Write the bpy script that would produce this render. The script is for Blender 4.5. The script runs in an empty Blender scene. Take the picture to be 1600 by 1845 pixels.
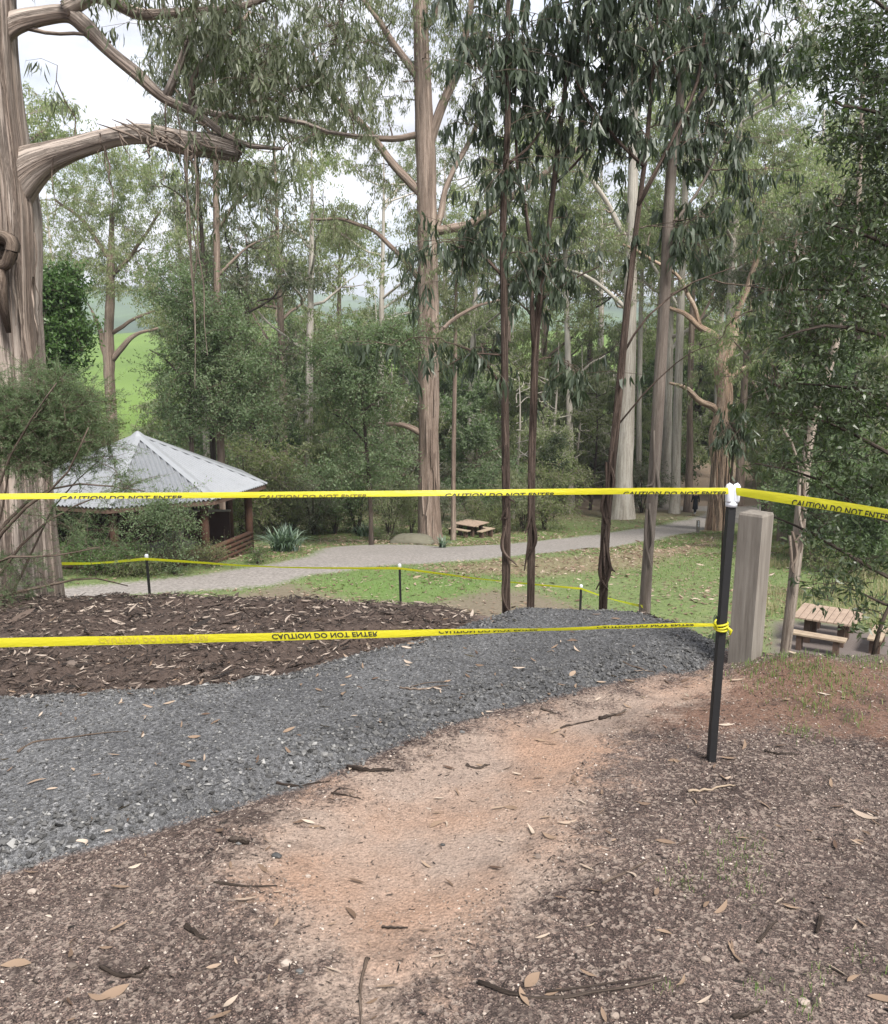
import bpy, bmesh, math, random
import numpy as np
from mathutils import Vector
R = math.radians
rng = np.random.default_rng(7)
random.seed(7)
S = bpy.context.scene
COL = S.collection

# ------------------------------------------------------------------ camera
PITCH = 11.0
CZ = 1.6
cam_d = bpy.data.cameras.new("camera"); cam = bpy.data.objects.new("camera", cam_d); COL.objects.link(cam)
cam.location = (0, 0, CZ); cam.rotation_euler = (R(90 - PITCH), 0, 0)
cam_d.sensor_fit = 'HORIZONTAL'; cam_d.sensor_width = 36; cam_d.lens = 36
cam_d.clip_start = 0.05; cam_d.clip_end = 8000
S.camera = cam

# ------------------------------------------------------------------ light
EXPOSURE = 1.92
SUN_EL, SUN_AZ = 52, 150            # high bright overcast, sun behind the clouds
w = bpy.data.worlds.new("World"); S.world = w; w.use_nodes = True
nt = w.node_tree; nt.nodes.clear()
o_ = nt.nodes.new('ShaderNodeOutputWorld'); bg = nt.nodes.new('ShaderNodeBackground')
sky = nt.nodes.new('ShaderNodeTexSky'); sky.sky_type = 'NISHITA'; sky.sun_disc = False
sky.sun_elevation = R(SUN_EL); sky.sun_rotation = R(SUN_AZ); sky.dust_density = 2.0
tc = nt.nodes.new('ShaderNodeTexCoord'); mp = nt.nodes.new('ShaderNodeMapping'); mp.inputs['Scale'].default_value = (1, 1, 2.4)
nz = nt.nodes.new('ShaderNodeTexNoise'); nz.inputs['Scale'].default_value = 3.2; nz.inputs['Detail'].default_value = 7
cr = nt.nodes.new('ShaderNodeValToRGB'); cr.color_ramp.elements[0].position = .32; cr.color_ramp.elements[1].position = .55
cr.color_ramp.elements[0].color = (.72, .72, .72, 1); cr.color_ramp.elements[1].color = (1, 1, 1, 1)
mx = nt.nodes.new('ShaderNodeMix'); mx.data_type = 'RGBA'
nz2 = nt.nodes.new('ShaderNodeTexNoise'); nz2.inputs['Scale'].default_value = 5.5; nz2.inputs['Detail'].default_value = 8; nz2.inputs['Roughness'].default_value = .6
cr2 = nt.nodes.new('ShaderNodeValToRGB'); cr2.color_ramp.elements[0].position = .36; cr2.color_ramp.elements[1].position = .62
cr2.color_ramp.elements[0].color = (2.25, 2.3, 2.55, 1); cr2.color_ramp.elements[1].color = (3.7, 3.7, 3.85, 1)
nt.links.new(mp.outputs[0], nz2.inputs['Vector']); nt.links.new(nz2.outputs[0], cr2.inputs[0]); nt.links.new(cr2.outputs[0], mx.inputs[7])
bg.inputs['Strength'].default_value = 0.1
L = nt.links
L.new(tc.outputs['Generated'], mp.inputs['Vector']); L.new(mp.outputs[0], nz.inputs['Vector'])
L.new(nz.outputs[0], cr.inputs[0]); L.new(cr.outputs[0], mx.inputs[0]); L.new(sky.outputs[0], mx.inputs[6])
L.new(mx.outputs[2], bg.inputs[0]); L.new(bg.outputs[0], o_.inputs[0])
sd = bpy.data.lights.new("sun", 'SUN'); sd.energy = 2.1; sd.angle = R(18); sd.color = (1, .96, .9)
sun = bpy.data.objects.new("sun", sd); COL.objects.link(sun)
_az = R(SUN_AZ); _el = R(SUN_EL)
sdir = Vector((math.sin(_az) * math.cos(_el), math.cos(_az) * math.cos(_el), math.sin(_el)))
sun.rotation_euler = sdir.to_track_quat('Z', 'Y').to_euler()
S.view_settings.view_transform = 'Standard'; S.view_settings.look = 'None'
S.view_settings.exposure = EXPOSURE; S.view_settings.gamma = 1
S.render.engine = 'CYCLES'
S.cycles.max_bounces = 6; S.cycles.diffuse_bounces = 4; S.cycles.transmission_bounces = 3; S.cycles.transparent_max_bounces = 4

# ------------------------------------------------------------------ noise + terrain
def _h(ix, iy, iz, s):
    n = (ix.astype(np.int64) * 374761393 + iy.astype(np.int64) * 668265263 + iz.astype(np.int64) * 2147483647 + s * 1274126177) & 0xFFFFFFFF
    n = ((n ^ (n >> 13)) * 1274126177) & 0xFFFFFFFF
    n = n ^ (n >> 16)
    return (n & 0xFFFFFF) / float(0xFFFFFF)
def noise(x, y, z=0, s=0):
    x, y, z = np.broadcast_arrays(np.asarray(x, float), np.asarray(y, float), np.asarray(z, float))
    ix, iy, iz = np.floor(x), np.floor(y), np.floor(z)
    fx, fy, fz = x - ix, y - iy, z - iz
    fx, fy, fz = [f * f * (3 - 2 * f) for f in (fx, fy, fz)]
    r = 0
    for a in (0, 1):
        for b in (0, 1):
            for c in (0, 1):
                r = r + _h(ix + a, iy + b, iz + c, s) * (fx if a else 1 - fx) * (fy if b else 1 - fy) * (fz if c else 1 - fz)
    return r * 2 - 1
def fbm(x, y, o=4, s=0):
    r = 0; a = 1; t = 0
    for k in range(o):
        r = r + a * noise(np.asarray(x) * 2 ** k, np.asarray(y) * 2 ** k, 0, s + k); t += a; a *= .5
    return r / t
def sm(e0, e1, x):
    t = np.clip((x - e0) / (e1 - e0), 0, 1); return t * t * (3 - 2 * t)

_cx = np.array([-30, -3.2, -1.0, 0.6, 1.35, 1.62, 1.9, 3.2, 30.])
_cy = np.array([5.9, 5.9, 5.8, 5.6, 5.45, 4.8, 4.5, 4.55, 4.6])
_cz = np.array([-.22, -.22, -.20, -.21, -.19, -.14, -.10, -.11, -.14])
_fy = np.array([-60, 0, 7, 15, 20.5, 30, 36, 48, 65, 90, 118, 170, 270, 330, 420, 620, 900, 1500, 2400, 4000.])
_fz = np.array([0, 0, -1.1, -5.3, -6.35, -6.62, -7.2, -9.3, -11.3, -13, -6, -1.5, 4.4, 5, 0, 2, 18, 62, 90, 60.])
def Hbase(x, y):
    x = np.asarray(x, float); y = np.asarray(y, float)
    yc = np.interp(x, _cx, _cy); zc = np.interp(x, _cx, _cz)
    plat = zc * sm(1.5, yc, y)
    over = np.maximum(y - yc, 0)
    slope = zc - over * over / (over + .45) * .62
    near = np.where(y < yc, plat, slope)
    far = np.interp(y, _fy, _fz)
    far = far + fbm(x / 60, y / 60, 3, 5) * np.clip((y - 75) / 200, 0, 1) * 6 + fbm(x / 500, y / 500, 3, 9) * np.clip((y - 500) / 900, 0, 1) * 45
    t = sm(7.5, 16, y)
    return near * (1 - t) + np.maximum(far, -20) * t + np.where(y > 7.5, 0, 0)
def at(px, py, Y):
    u = (px - 800) / 1600; v = (922.5 - py) / 1600
    c, s = math.cos(R(PITCH)), math.sin(R(PITCH))
    dy = c + v * s; dz = -s + v * c
    t = Y / dy
    return np.array([u * t, Y, CZ + dz * t])
def gp(px, py, H=None):
    H = H or Hbase
    a = at(px, py, 1.0) - np.array([0, 0, CZ])
    ys = np.concatenate([np.linspace(.8, 8, 400), np.linspace(8, 120, 1500)])
    d = (CZ + a[2] * ys) - H(a[0] * ys, ys)
    k = np.argmax(d < 0)
    if k == 0: k = len(ys) - 1
    y = ys[k - 1] + (ys[k] - ys[k - 1]) * d[k - 1] / (d[k - 1] - d[k] + 1e-9)
    return np.array([a[0] * y, y, CZ + a[2] * y])

# region polygons, traced on the ground and kept as ground coordinates
def gpoly(pts): return np.array([gp(*p)[:2] for p in pts])
def sdist(poly, x, y):
    # signed distance (inside positive)
    x = x.ravel(); y = y.ravel(); d = np.full(x.shape, 1e9); ins = np.zeros(x.shape, bool)
    n = len(poly)
    for i in range(n):
        ax, ay = poly[i]; bx, by = poly[(i + 1) % n]
        ex, ey = bx - ax, by - ay; l2 = ex * ex + ey * ey + 1e-12
        t = np.clip(((x - ax) * ex + (y - ay) * ey) / l2, 0, 1)
        d = np.minimum(d, np.hypot(x - ax - t * ex, y - ay - t * ey))
        if abs(ey) > 1e-12:
            c = ((ay > y) != (by > y)) & (x < (bx - ax) * (y - ay) / ey + ax)
            ins ^= c
    return np.where(ins, d, -d)
G_gravel = np.concatenate([[(-3.6, 1.6)], gpoly([(0, 1572), (200, 1522), (400, 1462), (520, 1425), (620, 1388), (700, 1352), (800, 1312), (900, 1282), (1000, 1256), (1100, 1232), (1200, 1214), (1262, 1202)]),
    [(1.72, 5.0), (1.62, 5.35), (1.3, 5.9), (.5, 6.0)], gpoly([(850, 1125), (800, 1142), (700, 1165), (600, 1187), (500, 1215), (400, 1235), (150, 1250), (0, 1262)]), [(-5, 4.6)]])
G_mulch = np.concatenate([gpoly([(0, 1262), (150, 1250), (400, 1235), (500, 1215), (600, 1187), (700, 1165), (800, 1142), (845, 1128)]), [(.2, 5.75), (-.1, 7.2), (-1.5, 7.2), (-8, 8.2), (-9, 4.2)]])
G_slip = np.array([(1.3, 5.6), (1.6, 5.2), (1.66, 4.95), (1.8, 4.75), (2.3, 4.7), (2.2, 5.6), (1.5, 6.6), (1.15, 6.2)])
G_clay = gpoly([(1275, 1215), (1180, 1232), (1050, 1265), (900, 1300), (780, 1340), (640, 1400), (560, 1440), (420, 1560), (480, 1640), (560, 1740), (600, 1845), (700, 1845), (760, 1760), (840, 1700), (900, 1640), (1040, 1560), (1070, 1420), (1120, 1330), (1240, 1270), (1330, 1235)])
G_red = gpoly([(1200, 1225), (1600, 1200), (1700, 1300), (1600, 1330), (1400, 1310), (1200, 1330), (1120, 1300)])
G_path = np.array([gp(*p)[:2] for p in [(-40, 1090), (120, 1086), (250, 1072), (400, 1062), (500, 1050), (560, 1035), (700, 1020), (850, 1008), (1000, 996), (1100, 985), (1200, 967), (1290, 950), (1360, 935), (1420, 925), (1420, 905), (1340, 912), (1200, 913), (1180, 918), (1280, 922), (1240, 937), (1150, 952), (1000, 972), (850, 984), (760, 982), (600, 985), (560, 1003), (480, 1020), (360, 1034), (200, 1054), (-40, 1073)]])
G_dirt = np.array([gp(*p)[:2] for p in [(380, 1080), (520, 1048), (620, 1078), (760, 1092), (880, 1062), (960, 1068), (1050, 1100), (1000, 1116), (300, 1118)]])
G_pad = np.array([gp(*p)[:2] for p in [(1340, 1178), (1396, 1116), (1480, 1120), (1640, 1150), (1700, 1190), (1640, 1215), (1330, 1215)]])
G_bright = np.array([gp(*p)[:2] for p in [(540, 1045), (700, 1028), (860, 1040), (900, 1062), (800, 1085), (640, 1082), (560, 1065)]])
G_litter = np.array([gp(*p)[:2] for p in [(780, 1022), (900, 1008), (1080, 1000), (1240, 985), (1260, 970), (1290, 962), (1290, 985), (1180, 1020), (1000, 1040), (860, 1035)]])

def H(x, y):
    x = np.asarray(x, float); y = np.asarray(y, float)
    shp = np.broadcast(x, y).shape; x = np.broadcast_to(x, shp); y = np.broadcast_to(y, shp)
    z = Hbase(x, y)
    m = (y < 9) & (np.abs(x) < 12)
    if m.any():
        xx, yy = x[m], y[m]
        g = sdist(G_gravel, xx, yy) + .05 * fbm(xx * 6, yy * 6, 2, 3)
        mu = sdist(G_mulch, xx, yy)
        c = sdist(G_clay, xx, yy)
        ex = .055 * sm(-.02, .22, g) + .02 * fbm(xx * 1.6, yy * 1.6, 3, 21) * sm(0, .3, g)
        ex = ex + .05 * sm(0, .5, mu) + .035 * fbm(xx * 2.6, yy * 2.6, 3, 31) * sm(0, .3, mu) + .03 * fbm(xx * 9, yy * 9, 2, 33) * sm(0, .2, mu)
        ex = ex - .03 * sm(-.1, .4, c)
        ex = ex + .10 * np.exp(-(((xx - 1.86) / .32) ** 2 + ((yy - 4.35) / .28) ** 2)) + .03 * np.exp(-(((xx - 1.2) / .3) ** 2 + ((yy - 3.9) / .3) ** 2))
        ex = ex + .026 * fbm(xx * 1.5, yy * 1.5, 3, 41) + .007 * fbm(xx * 11, yy * 11, 2, 43) + .003 * fbm(xx * 40, yy * 40, 2, 47)
        fade = 1 - sm(7, 9, yy)
        z = z.copy(); z[m] = z[m] + ex * fade
    m2 = (y >= 9) & (y < 90)
    if m2.any():
        z = z.copy(); z[m2] = z[m2] + .10 * fbm(x[m2] / 3, y[m2] / 3, 3, 51) * sm(9, 14, y[m2])
    return z
def hz(x, y): return float(H(np.array([x]), np.array([y]))[0])
def gpt(px, py): 
    p = gp(px, py); q = gp(px, py, lambda x, y: H(x, y)); return q

# ------------------------------------------------------------------ mesh helpers
def mesh_np(name, V, F, mat=None, parent=None, attrs=None, smooth=True, link=True):
    """V (N,3); F list of (M,k) int arrays"""
    me = bpy.data.meshes.new(name)
    F = [f for f in F if len(f)]
    nv = len(V); loops = np.concatenate([f.ravel() for f in F]).astype(np.int32)
    cnt = np.concatenate([np.full(len(f), f.shape[1], np.int32) for f in F])
    me.vertices.add(nv); me.vertices.foreach_set('co', np.ascontiguousarray(V, np.float32).ravel())
    me.loops.add(len(loops)); me.loops.foreach_set('vertex_index', loops)
    me.polygons.add(len(cnt)); st = np.concatenate([[0], np.cumsum(cnt)[:-1]]).astype(np.int32)
    me.polygons.foreach_set('loop_start', st)
    me.update(calc_edges=True)
    me.polygons.foreach_set('use_smooth', np.full(len(cnt), bool(smooth)))
    for k, a in (attrs or {}).items():
        a = np.asarray(a, np.float32)
        if a.ndim == 1: me.attributes.new(k, 'FLOAT', 'POINT').data.foreach_set('value', a)
        else: me.attributes.new(k, 'FLOAT_VECTOR', 'POINT').data.foreach_set('vector', np.ascontiguousarray(a).ravel())
    me.update()
    if mat: me.materials.append(mat)
    o = bpy.data.objects.new(name, me)
    if link: COL.objects.link(o)
    if parent: o.parent = parent
    return o
def tag(o, label=None, cat=None, group=None, kind=None):
    for k, v in (('label', label), ('category', cat), ('group', group), ('kind', kind)):
        if v: o[k] = v
    return o
def thing(name, loc, label, cat, group=None, rz=0):
    o = bpy.data.objects.new(name, None); COL.objects.link(o); o.empty_display_size = .2
    o.location = [float(v) for v in loc]; o.rotation_euler = (0, 0, rz); return tag(o, label, cat, group)
def copy_tree(src, loc, rz, sc, label, group=None):
    r = src.copy(); COL.objects.link(r); r.location = [float(v) for v in loc]; r.rotation_euler = (0, 0, rz); r.scale = (sc[0], sc[0], sc[1])
    r['label'] = label
    if group: r['group'] = group
    for ch in list(src.children):
        c = ch.copy(); COL.objects.link(c); c.parent = r
        for g in list(ch.children):
            d = g.copy(); COL.objects.link(d); d.parent = c
    return r

class MB:
    """collects tubes and boxes"""
    def __init__(s): s.V = []; s.Q = []; s.T = []; s.B = []; s.n = 0
    def add(s, V, Q=None, T=None, B=None):
        V = np.asarray(V, float); s.V.append(V)
        if Q is not None and len(Q): s.Q.append(np.asarray(Q) + s.n)
        if T is not None and len(T): s.T.append(np.asarray(T) + s.n)
        s.B.append(B if B is not None else V * 1.0); s.n += len(V)
    def tube(s, P, r, n=8, amp=0, seed=0, v0=0, cap=True, flute=0, k=5):
        P = np.asarray(P, float); m = len(P); r = np.broadcast_to(np.asarray(r, float), (m,))
        T = np.gradient(P, axis=0); T /= np.linalg.norm(T, axis=1)[:, None] + 1e-9
        ref = np.array([1., 0, 0]) if abs(T[0][0]) < .8 else np.array([0, 1., 0])
        N = np.zeros_like(P); b = np.cross(T[0], ref); N[0] = np.cross(b, T[0])
        N[0] /= np.linalg.norm(N[0])
        for i in range(1, m):
            q = N[i - 1] - T[i] * np.dot(N[i - 1], T[i]); N[i] = q / (np.linalg.norm(q) + 1e-9)
        Bn = np.cross(T, N)
        a = np.linspace(0, 2 * np.pi, n, endpoint=False)
        ln = np.concatenate([[0], np.cumsum(np.linalg.norm(np.diff(P, axis=0), axis=1))]) + v0
        rr = r[:, None] * np.ones((1, n))
        ca, sa = np.cos(a)[None, :], np.sin(a)[None, :]
        if amp: rr = rr * (1 + amp * noise(ca * k * .5 + seed * 3.1 + 0 * ln[:, None], sa * k * .5, ln[:, None] * .5, seed) + amp * .5 * noise(ca * k + seed, sa * k + 0 * ln[:, None], ln[:, None] * 1.2, seed + 1))
        V = P[:, None, :] + (N[:, None, :] * ca[..., None] + Bn[:, None, :] * sa[..., None]) * rr[..., None]
        idx = np.arange(m * n).reshape(m, n)
        Q = np.stack([idx[:-1], np.roll(idx[:-1], -1, 1), np.roll(idx[1:], -1, 1), idx[1:]], -1).reshape(-1, 4)
        r0 = max(float(r.mean()), .01)
        BK = np.stack([ca * r0 + 0 * ln[:, None] + seed * 1.7, sa * r0 + 0 * ln[:, None], ln[:, None] + 0 * ca], -1).reshape(-1, 3)
        V = V.reshape(-1, 3)
        if cap:
            V = np.vstack([V, P[:1], P[-1:]]); BK = np.vstack([BK, BK[:1], BK[-1:]])
            j = np.arange(n); jn = (j + 1) % n
            Tt = np.vstack([np.stack([jn, j, np.full(n, m * n)], 1), np.stack([idx[-1][j], idx[-1][jn], np.full(n, m * n + 1)], 1)])
        else: Tt = None
        s.add(V, Q, Tt, BK)
    def box(s, c, sz, rz=0, rx=0, ry=0, bev=0):
        from mathutils import Euler
        M = np.array(Euler((rx, ry, rz)).to_matrix())
        h = np.array(sz) / 2
        if bev <= 0:
            V = np.array([[x, y, z] for x in (-1, 1) for y in (-1, 1) for z in (-1, 1)]) * h
            Q = [[0, 1, 3, 2], [4, 6, 7, 5], [0, 4, 5, 1], [2, 3, 7, 6], [0, 2, 6, 4], [1, 5, 7, 3]]
            s.add(V @ M.T + np.array(c), Q)
        else:
            bm = bmesh.new(); bmesh.ops.create_cube(bm, size=1)
            for v in bm.verts: v.co = Vector(h * 2 * np.array(v.co))
            bmesh.ops.bevel(bm, geom=bm.edges[:], offset=bev, segments=2, affect='EDGES', profile=.6)
            bmesh.ops.triangulate(bm, faces=bm.faces[:])
            bm.verts.index_update()
            V = np.array([v.co[:] for v in bm.verts]); T = [[v.index for v in f.verts] for f in bm.faces]; bm.free()
            s.add(V @ M.T + np.array(c), None, T)
    def build(s, name, mat, parent=None, smooth=False, link=True, loc0=None):
        V = np.vstack(s.V)
        if loc0 is not None: V = V - np.asarray(loc0)
        F = []
        if s.Q: F.append(np.vstack(s.Q))
        if s.T: F.append(np.vstack(s.T))
        return mesh_np(name, V, F, mat, parent, {'bk': np.vstack(s.B)}, smooth, link)
def smoothpath(P, n=24):
    P = np.asarray(P, float); m = len(P)
    if m < 3: return np.array([P[0] + (P[-1] - P[0]) * t for t in np.linspace(0, 1, n)])
    ext = np.vstack([2 * P[0] - P[1], P, 2 * P[-1] - P[-2]])
    out = []
    for u in np.linspace(0, m - 1 - 1e-6, n):
        i = int(u); t = u - i; p0, p1, p2, p3 = ext[i], ext[i + 1], ext[i + 2], ext[i + 3]
        out.append(.5 * (2 * p1 + (p2 - p0) * t + (2 * p0 - 5 * p1 + 4 * p2 - p3) * t * t + (3 * p1 - p0 - 3 * p2 + p3) * t ** 3))
    return np.array(out)
def interp_r(r, n):
    r = np.asarray(r, float); return np.interp(np.linspace(0, len(r) - 1, n), np.arange(len(r)), r)

# ------------------------------------------------------------------ materials
def new_mat(name):
    m = bpy.data.materials.new(name); m.use_nodes = True; t = m.node_tree; b = t.nodes['Principled BSDF']; return m, t, b
def nd(t, typ, **kw):
    n = t.nodes.new(typ)
    for k, v in kw.items():
        if k in n.inputs: n.inputs[k].default_value = v
        else: setattr(n, k, v)
    return n
def ramp(t, fac, stops, interp='LINEAR'):
    n = t.nodes.new('ShaderNodeValToRGB'); e = n.color_ramp.elements; n.color_ramp.interpolation = interp
    while len(e) < len(stops): e.new(.5)
    for i, (p, c) in enumerate(stops): e[i].position = p; e[i].color = (*c, 1) if len(c) == 3 else c
    t.links.new(fac, n.inputs[0]); return n.outputs[0]
def mix(t, f, a, b, bt='MIX'):
    n = t.nodes.new('ShaderNodeMix'); n.data_type = 'RGBA'; n.blend_type = bt
    for s_, v in ((0, f), (6, a), (7, b)):
        if isinstance(v, bpy.types.NodeSocket): t.links.new(v, n.inputs[s_])
        elif isinstance(v, (int, float)): n.inputs[s_].default_value = v
        else: n.inputs[s_].default_value = (*v, 1)
    return n.outputs[2]
def mth(t, op, a, b=0, clamp=False):
    n = t.nodes.new('ShaderNodeMath'); n.operation = op; n.use_clamp = clamp
    for i, v in enumerate((a, b)):
        if isinstance(v, bpy.types.NodeSocket): t.links.new(v, n.inputs[i])
        else: n.inputs[i].default_value = v
    return n.outputs[0]
def attr(t, name, out='Fac'):
    n = t.nodes.new('ShaderNodeAttribute'); n.attribute_name = name; return n.outputs[out]
def vmul(t, v, s):
    n = t.nodes.new('ShaderNodeVectorMath'); n.operation = 'MULTIPLY'; t.links.new(v, n.inputs[0]); n.inputs[1].default_value = s; return n.outputs[0]
def tnoise(t, vec, scale, det=4, rough=.55):
    n = nd(t, 'ShaderNodeTexNoise', Scale=scale, Detail=det, Roughness=rough)
    if vec is not None: t.links.new(vec, n.inputs['Vector'])
    return n.outputs[0]
def bump(t, b, h, strength=.5, dist=.01):
    n = nd(t, 'ShaderNodeBump', Strength=strength, Distance=dist); t.links.new(h, n.inputs['Height']); t.links.new(n.outputs[0], b.inputs['Normal'])
def simple(name, c, rough=.7, var=.15, sc=8., metal=0, spec=.4, bmp=.2):
    m, t, b = new_mat(name); co = t.nodes.new('ShaderNodeTexCoord').outputs['Object']
    n = tnoise(t, co, sc, 5)
    t.links.new(mix(t, n, [x * (1 - var) for x in c], [min(1, x * (1 + var)) for x in c]), b.inputs['Base Color'])
    b.inputs['Roughness'].default_value = rough; b.inputs['Metallic'].default_value = metal; b.inputs['Specular IOR Level'].default_value = spec
    if bmp: bump(t, b, n, bmp, .01)
    return m
def leafmat(name, c0, c1, c2=None, trans=.25, rough=.5, spec=.35):
    m, t, b = new_mat(name); r = attr(t, 'rnd')
    col = ramp(t, r, [(0, c0), (.75, c1), (1, c2 or c1)])
    t.links.new(col, b.inputs['Base Color']); b.inputs['Roughness'].default_value = rough; b.inputs['Specular IOR Level'].default_value = spec
    tr = t.nodes.new('ShaderNodeBsdfTranslucent'); t.links.new(mix(t, 1.0, col, (1.1, 1.5, .6), 'MULTIPLY'), tr.inputs[0])
    ms = t.nodes.new('ShaderNodeMixShader'); ms.inputs[0].default_value = trans
    t.links.new(b.outputs[0], ms.inputs[1]); t.links.new(tr.outputs[0], ms.inputs[2]); t.links.new(ms.outputs[0], t.nodes['Material Output'].inputs[0])
    return m
def barkmat(name, pale, mid, dark, sh=6., sv=.5, cover=.5, bmp=.6, fine=1.):
    """streaks along the limb; sh is frequency across (per metre), sv along"""
    m, t, b = new_mat(name); v = attr(t, 'bk', 'Vector')
    n1 = tnoise(t, vmul(t, v, (sh, sh, sv)), 1, 4, .6)
    n2 = tnoise(t, vmul(t, v, (sh * 5, sh * 5, sv * 3.5)), 1, 5, .65)
    n3 = tnoise(t, vmul(t, v, (sh * .5, sh * .5, sv * .7)), 1.0, 3, .6)
    col = ramp(t, n1, [(cover - .14, pale), (cover, mid), (cover + .16, dark)])
    big = ramp(t, n3, [(.35, pale), (.65, mid)])
    col = mix(t, .45, col, big)
    f2 = ramp(t, n2, [(.33, (.35, .33, .32)), (.52, (1, 1, 1)), (.75, (1.25, 1.22, 1.2))])
    col = mix(t, .75 * fine, col, mix(t, 1.0, col, f2, 'MULTIPLY'))
    n4 = tnoise(t, vmul(t, v, (sh * 2.2, sh * 2.2, sv * 1.3)), 1, 6, .7)
    crack = ramp(t, n4, [(.44, (1, 1, 1)), (.485, (.28, .24, .22)), (.5, (.2, .17, .15)), (.515, (.5, .45, .42)), (.55, (1, 1, 1))])
    col = mix(t, .7 * fine, col, mix(t, 1.0, col, crack, 'MULTIPLY'))
    n5 = tnoise(t, vmul(t, v, (sh * 9, sh * 9, sv * 30)), 1, 4, .6)
    col = mix(t, .5 * fine, col, mix(t, 1.0, col, ramp(t, n5, [(.35, (.55, .5, .48)), (.5, (1, 1, 1)), (.7, (1.25, 1.25, 1.25))]), 'MULTIPLY'))
    t.links.new(col, b.inputs['Base Color']); b.inputs['Roughness'].default_value = .85; b.inputs['Specular IOR Level'].default_value = .2
    h = mth(t, 'ADD', mth(t, 'ADD', mth(t, 'MULTIPLY', n1, .6), mth(t, 'MULTIPLY', n2, .5)), mth(t, 'MULTIPLY', crack, .5)); bump(t, b, h, bmp, .03)
    return m
M = {}
M['bark_big'] = barkmat('shedding_bark', (.40, .35, .31), (.29, .225, .185), (.12, .088, .07), 6, .28, .56, 1., .6)
M['bark_limb'] = barkmat('limb_bark', (.33, .275, .23), (.22, .17, .14), (.09, .068, .055), 8, 1.0, .54, .8, .55)
M['bark_young'] = barkmat('young_bark', (.19, .145, .12), (.115, .082, .066), (.04, .031, .026), 40, 1.2, .5, .8)
M['bark_grey'] = barkmat('smooth_grey_bark', (.24, .21, .18), (.17, .14, .12), (.10, .08, .065), 16, .8, .54, .4, .45)
M['bark_stem'] = barkmat('pale_stem_bark', (.36, .31, .26), (.25, .20, .16), (.10, .075, .06), 14, .8, .56, .4, .6)
M['bark_mid'] = barkmat('mid_bark', (.33, .265, .22), (.20, .15, .12), (.09, .066, .053), 4, .25, .52, .7, .7)
M['bark_pale'] = barkmat('pale_bark', (.46, .43, .385), (.34, .305, .26), (.17, .135, .105), 3, .22, .6, .5, .5)
M['bark_orange'] = barkmat('ragged_bark', (.46, .38, .30), (.33, .225, .155), (.13, .085, .06), 5, .35, .48, .9)
M['bark_dark'] = barkmat('dark_bark', (.10, .08, .065), (.06, .046, .038), (.03, .024, .02), 10, .8, .5, .6)
M['twig'] = barkmat('twig_bark', (.20, .16, .13), (.12, .09, .07), (.05, .04, .03), 30, 3, .5, .4)
M['leaf_gum_near'] = leafmat('gum_leaf_near', (.028, .040, .027), (.065, .085, .053), (.135, .155, .098), .22, .42, .5)
M['leaf_gum'] = leafmat('gum_leaf', (.10, .112, .062), (.19, .205, .115), (.30, .30, .18), .4, .5, .4)
M['leaf_gum_dark'] = leafmat('gum_leaf_dark', (.065, .074, .048), (.125, .14, .088), (.20, .21, .135), .32, .45, .45)
M['leaf_far'] = leafmat('far_leaf', (.16, .18, .10), (.27, .29, .165), (.38, .385, .235), .42, .6, .3)
M['leaf_wattle'] = leafmat('wattle_leaf', (.08, .112, .062), (.155, .20, .11), (.24, .285, .165), .4, .6, .3)
M['leaf_green'] = leafmat('broad_leaf', (.03, .06, .015), (.065, .12, .03), (.12, .19, .05), .25, .45, .4)
M['leaf_dark'] = leafmat('dark_leaf', (.03, .046, .022), (.07, .092, .043), (.14, .175, .075), .3, .4, .5)
M['leaf_tea'] = leafmat('tea_tree_needle', (.07, .105, .055), (.13, .175, .09), (.19, .225, .12), .3, .6, .3)
M['leaf_bush'] = leafmat('bush_leaf', (.09, .105, .05), (.175, .195, .09), (.29, .29, .145), .4, .55, .3)
M['strap'] = leafmat('strap_leaf', (.05, .085, .06), (.12, .17, .12), (.24, .29, .22), .2, .4, .5)
M['grass'] = leafmat('grass_blade', (.07, .12, .03), (.12, .20, .04), (.22, .25, .10), .3, .6, .3)
M['drygrass'] = leafmat('dry_grass_blade', (.20, .18, .10), (.32, .28, .17), (.4, .34, .22), .3, .6, .3)
M['stone_gravel'] = leafmat('crushed_rock', (.035, .0345, .034), (.115, .113, .110), (.26, .255, .245), 0, .6, .4)
M['stone_soil'] = leafmat('soil_grit', (.035, .026, .023), (.22, .175, .145), (.46, .40, .35), 0, .8, .2)
M['mulch'] = leafmat('bark_mulch', (.014, .012, .011), (.095, .07, .057), (.36, .30, .25), 0, .8, .2)
M['litter'] = leafmat('leaf_litter', (.08, .05, .035), (.24, .17, .12), (.40, .33, .27), .1, .7, .2)

# ------------------------------------------------------------------ ground sheet
def axis(lo, hi, st, maxn, far, g=1.05, cap=.33, capto=30, g2=1.09):
    xs = [hi]; d = st
    while xs[-1] < far:
        d = min(d * g, cap) if xs[-1] < capto else d * g2
        xs.append(xs[-1] + d)
    return xs
up = axis(0, 3.6, .025, 0, 2600, 1.06, .4, 34)
xs = np.array([-v for v in reversed(up)] + list(np.arange(-3.575, 3.59, .025)) + up)
yf = axis(0, 7.2, .025, 0, 3900, 1.05, .33, 75)
ys = np.array([-60, -30, -15, -8, -4, -2, -1, 0, .4, .8, 1.1, 1.3, 1.45] + list(np.arange(1.5, 7.19, .025)) + yf)
GX, GY = np.meshgrid(xs, ys)
GZ = H(GX, GY)
ny, nx = GX.shape
idx = np.arange(nx * ny).reshape(ny, nx)
Q = np.stack([idx[:-1, :-1], idx[:-1, 1:], idx[1:, 1:], idx[1:, :-1]], -1).reshape(-1, 4)
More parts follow.
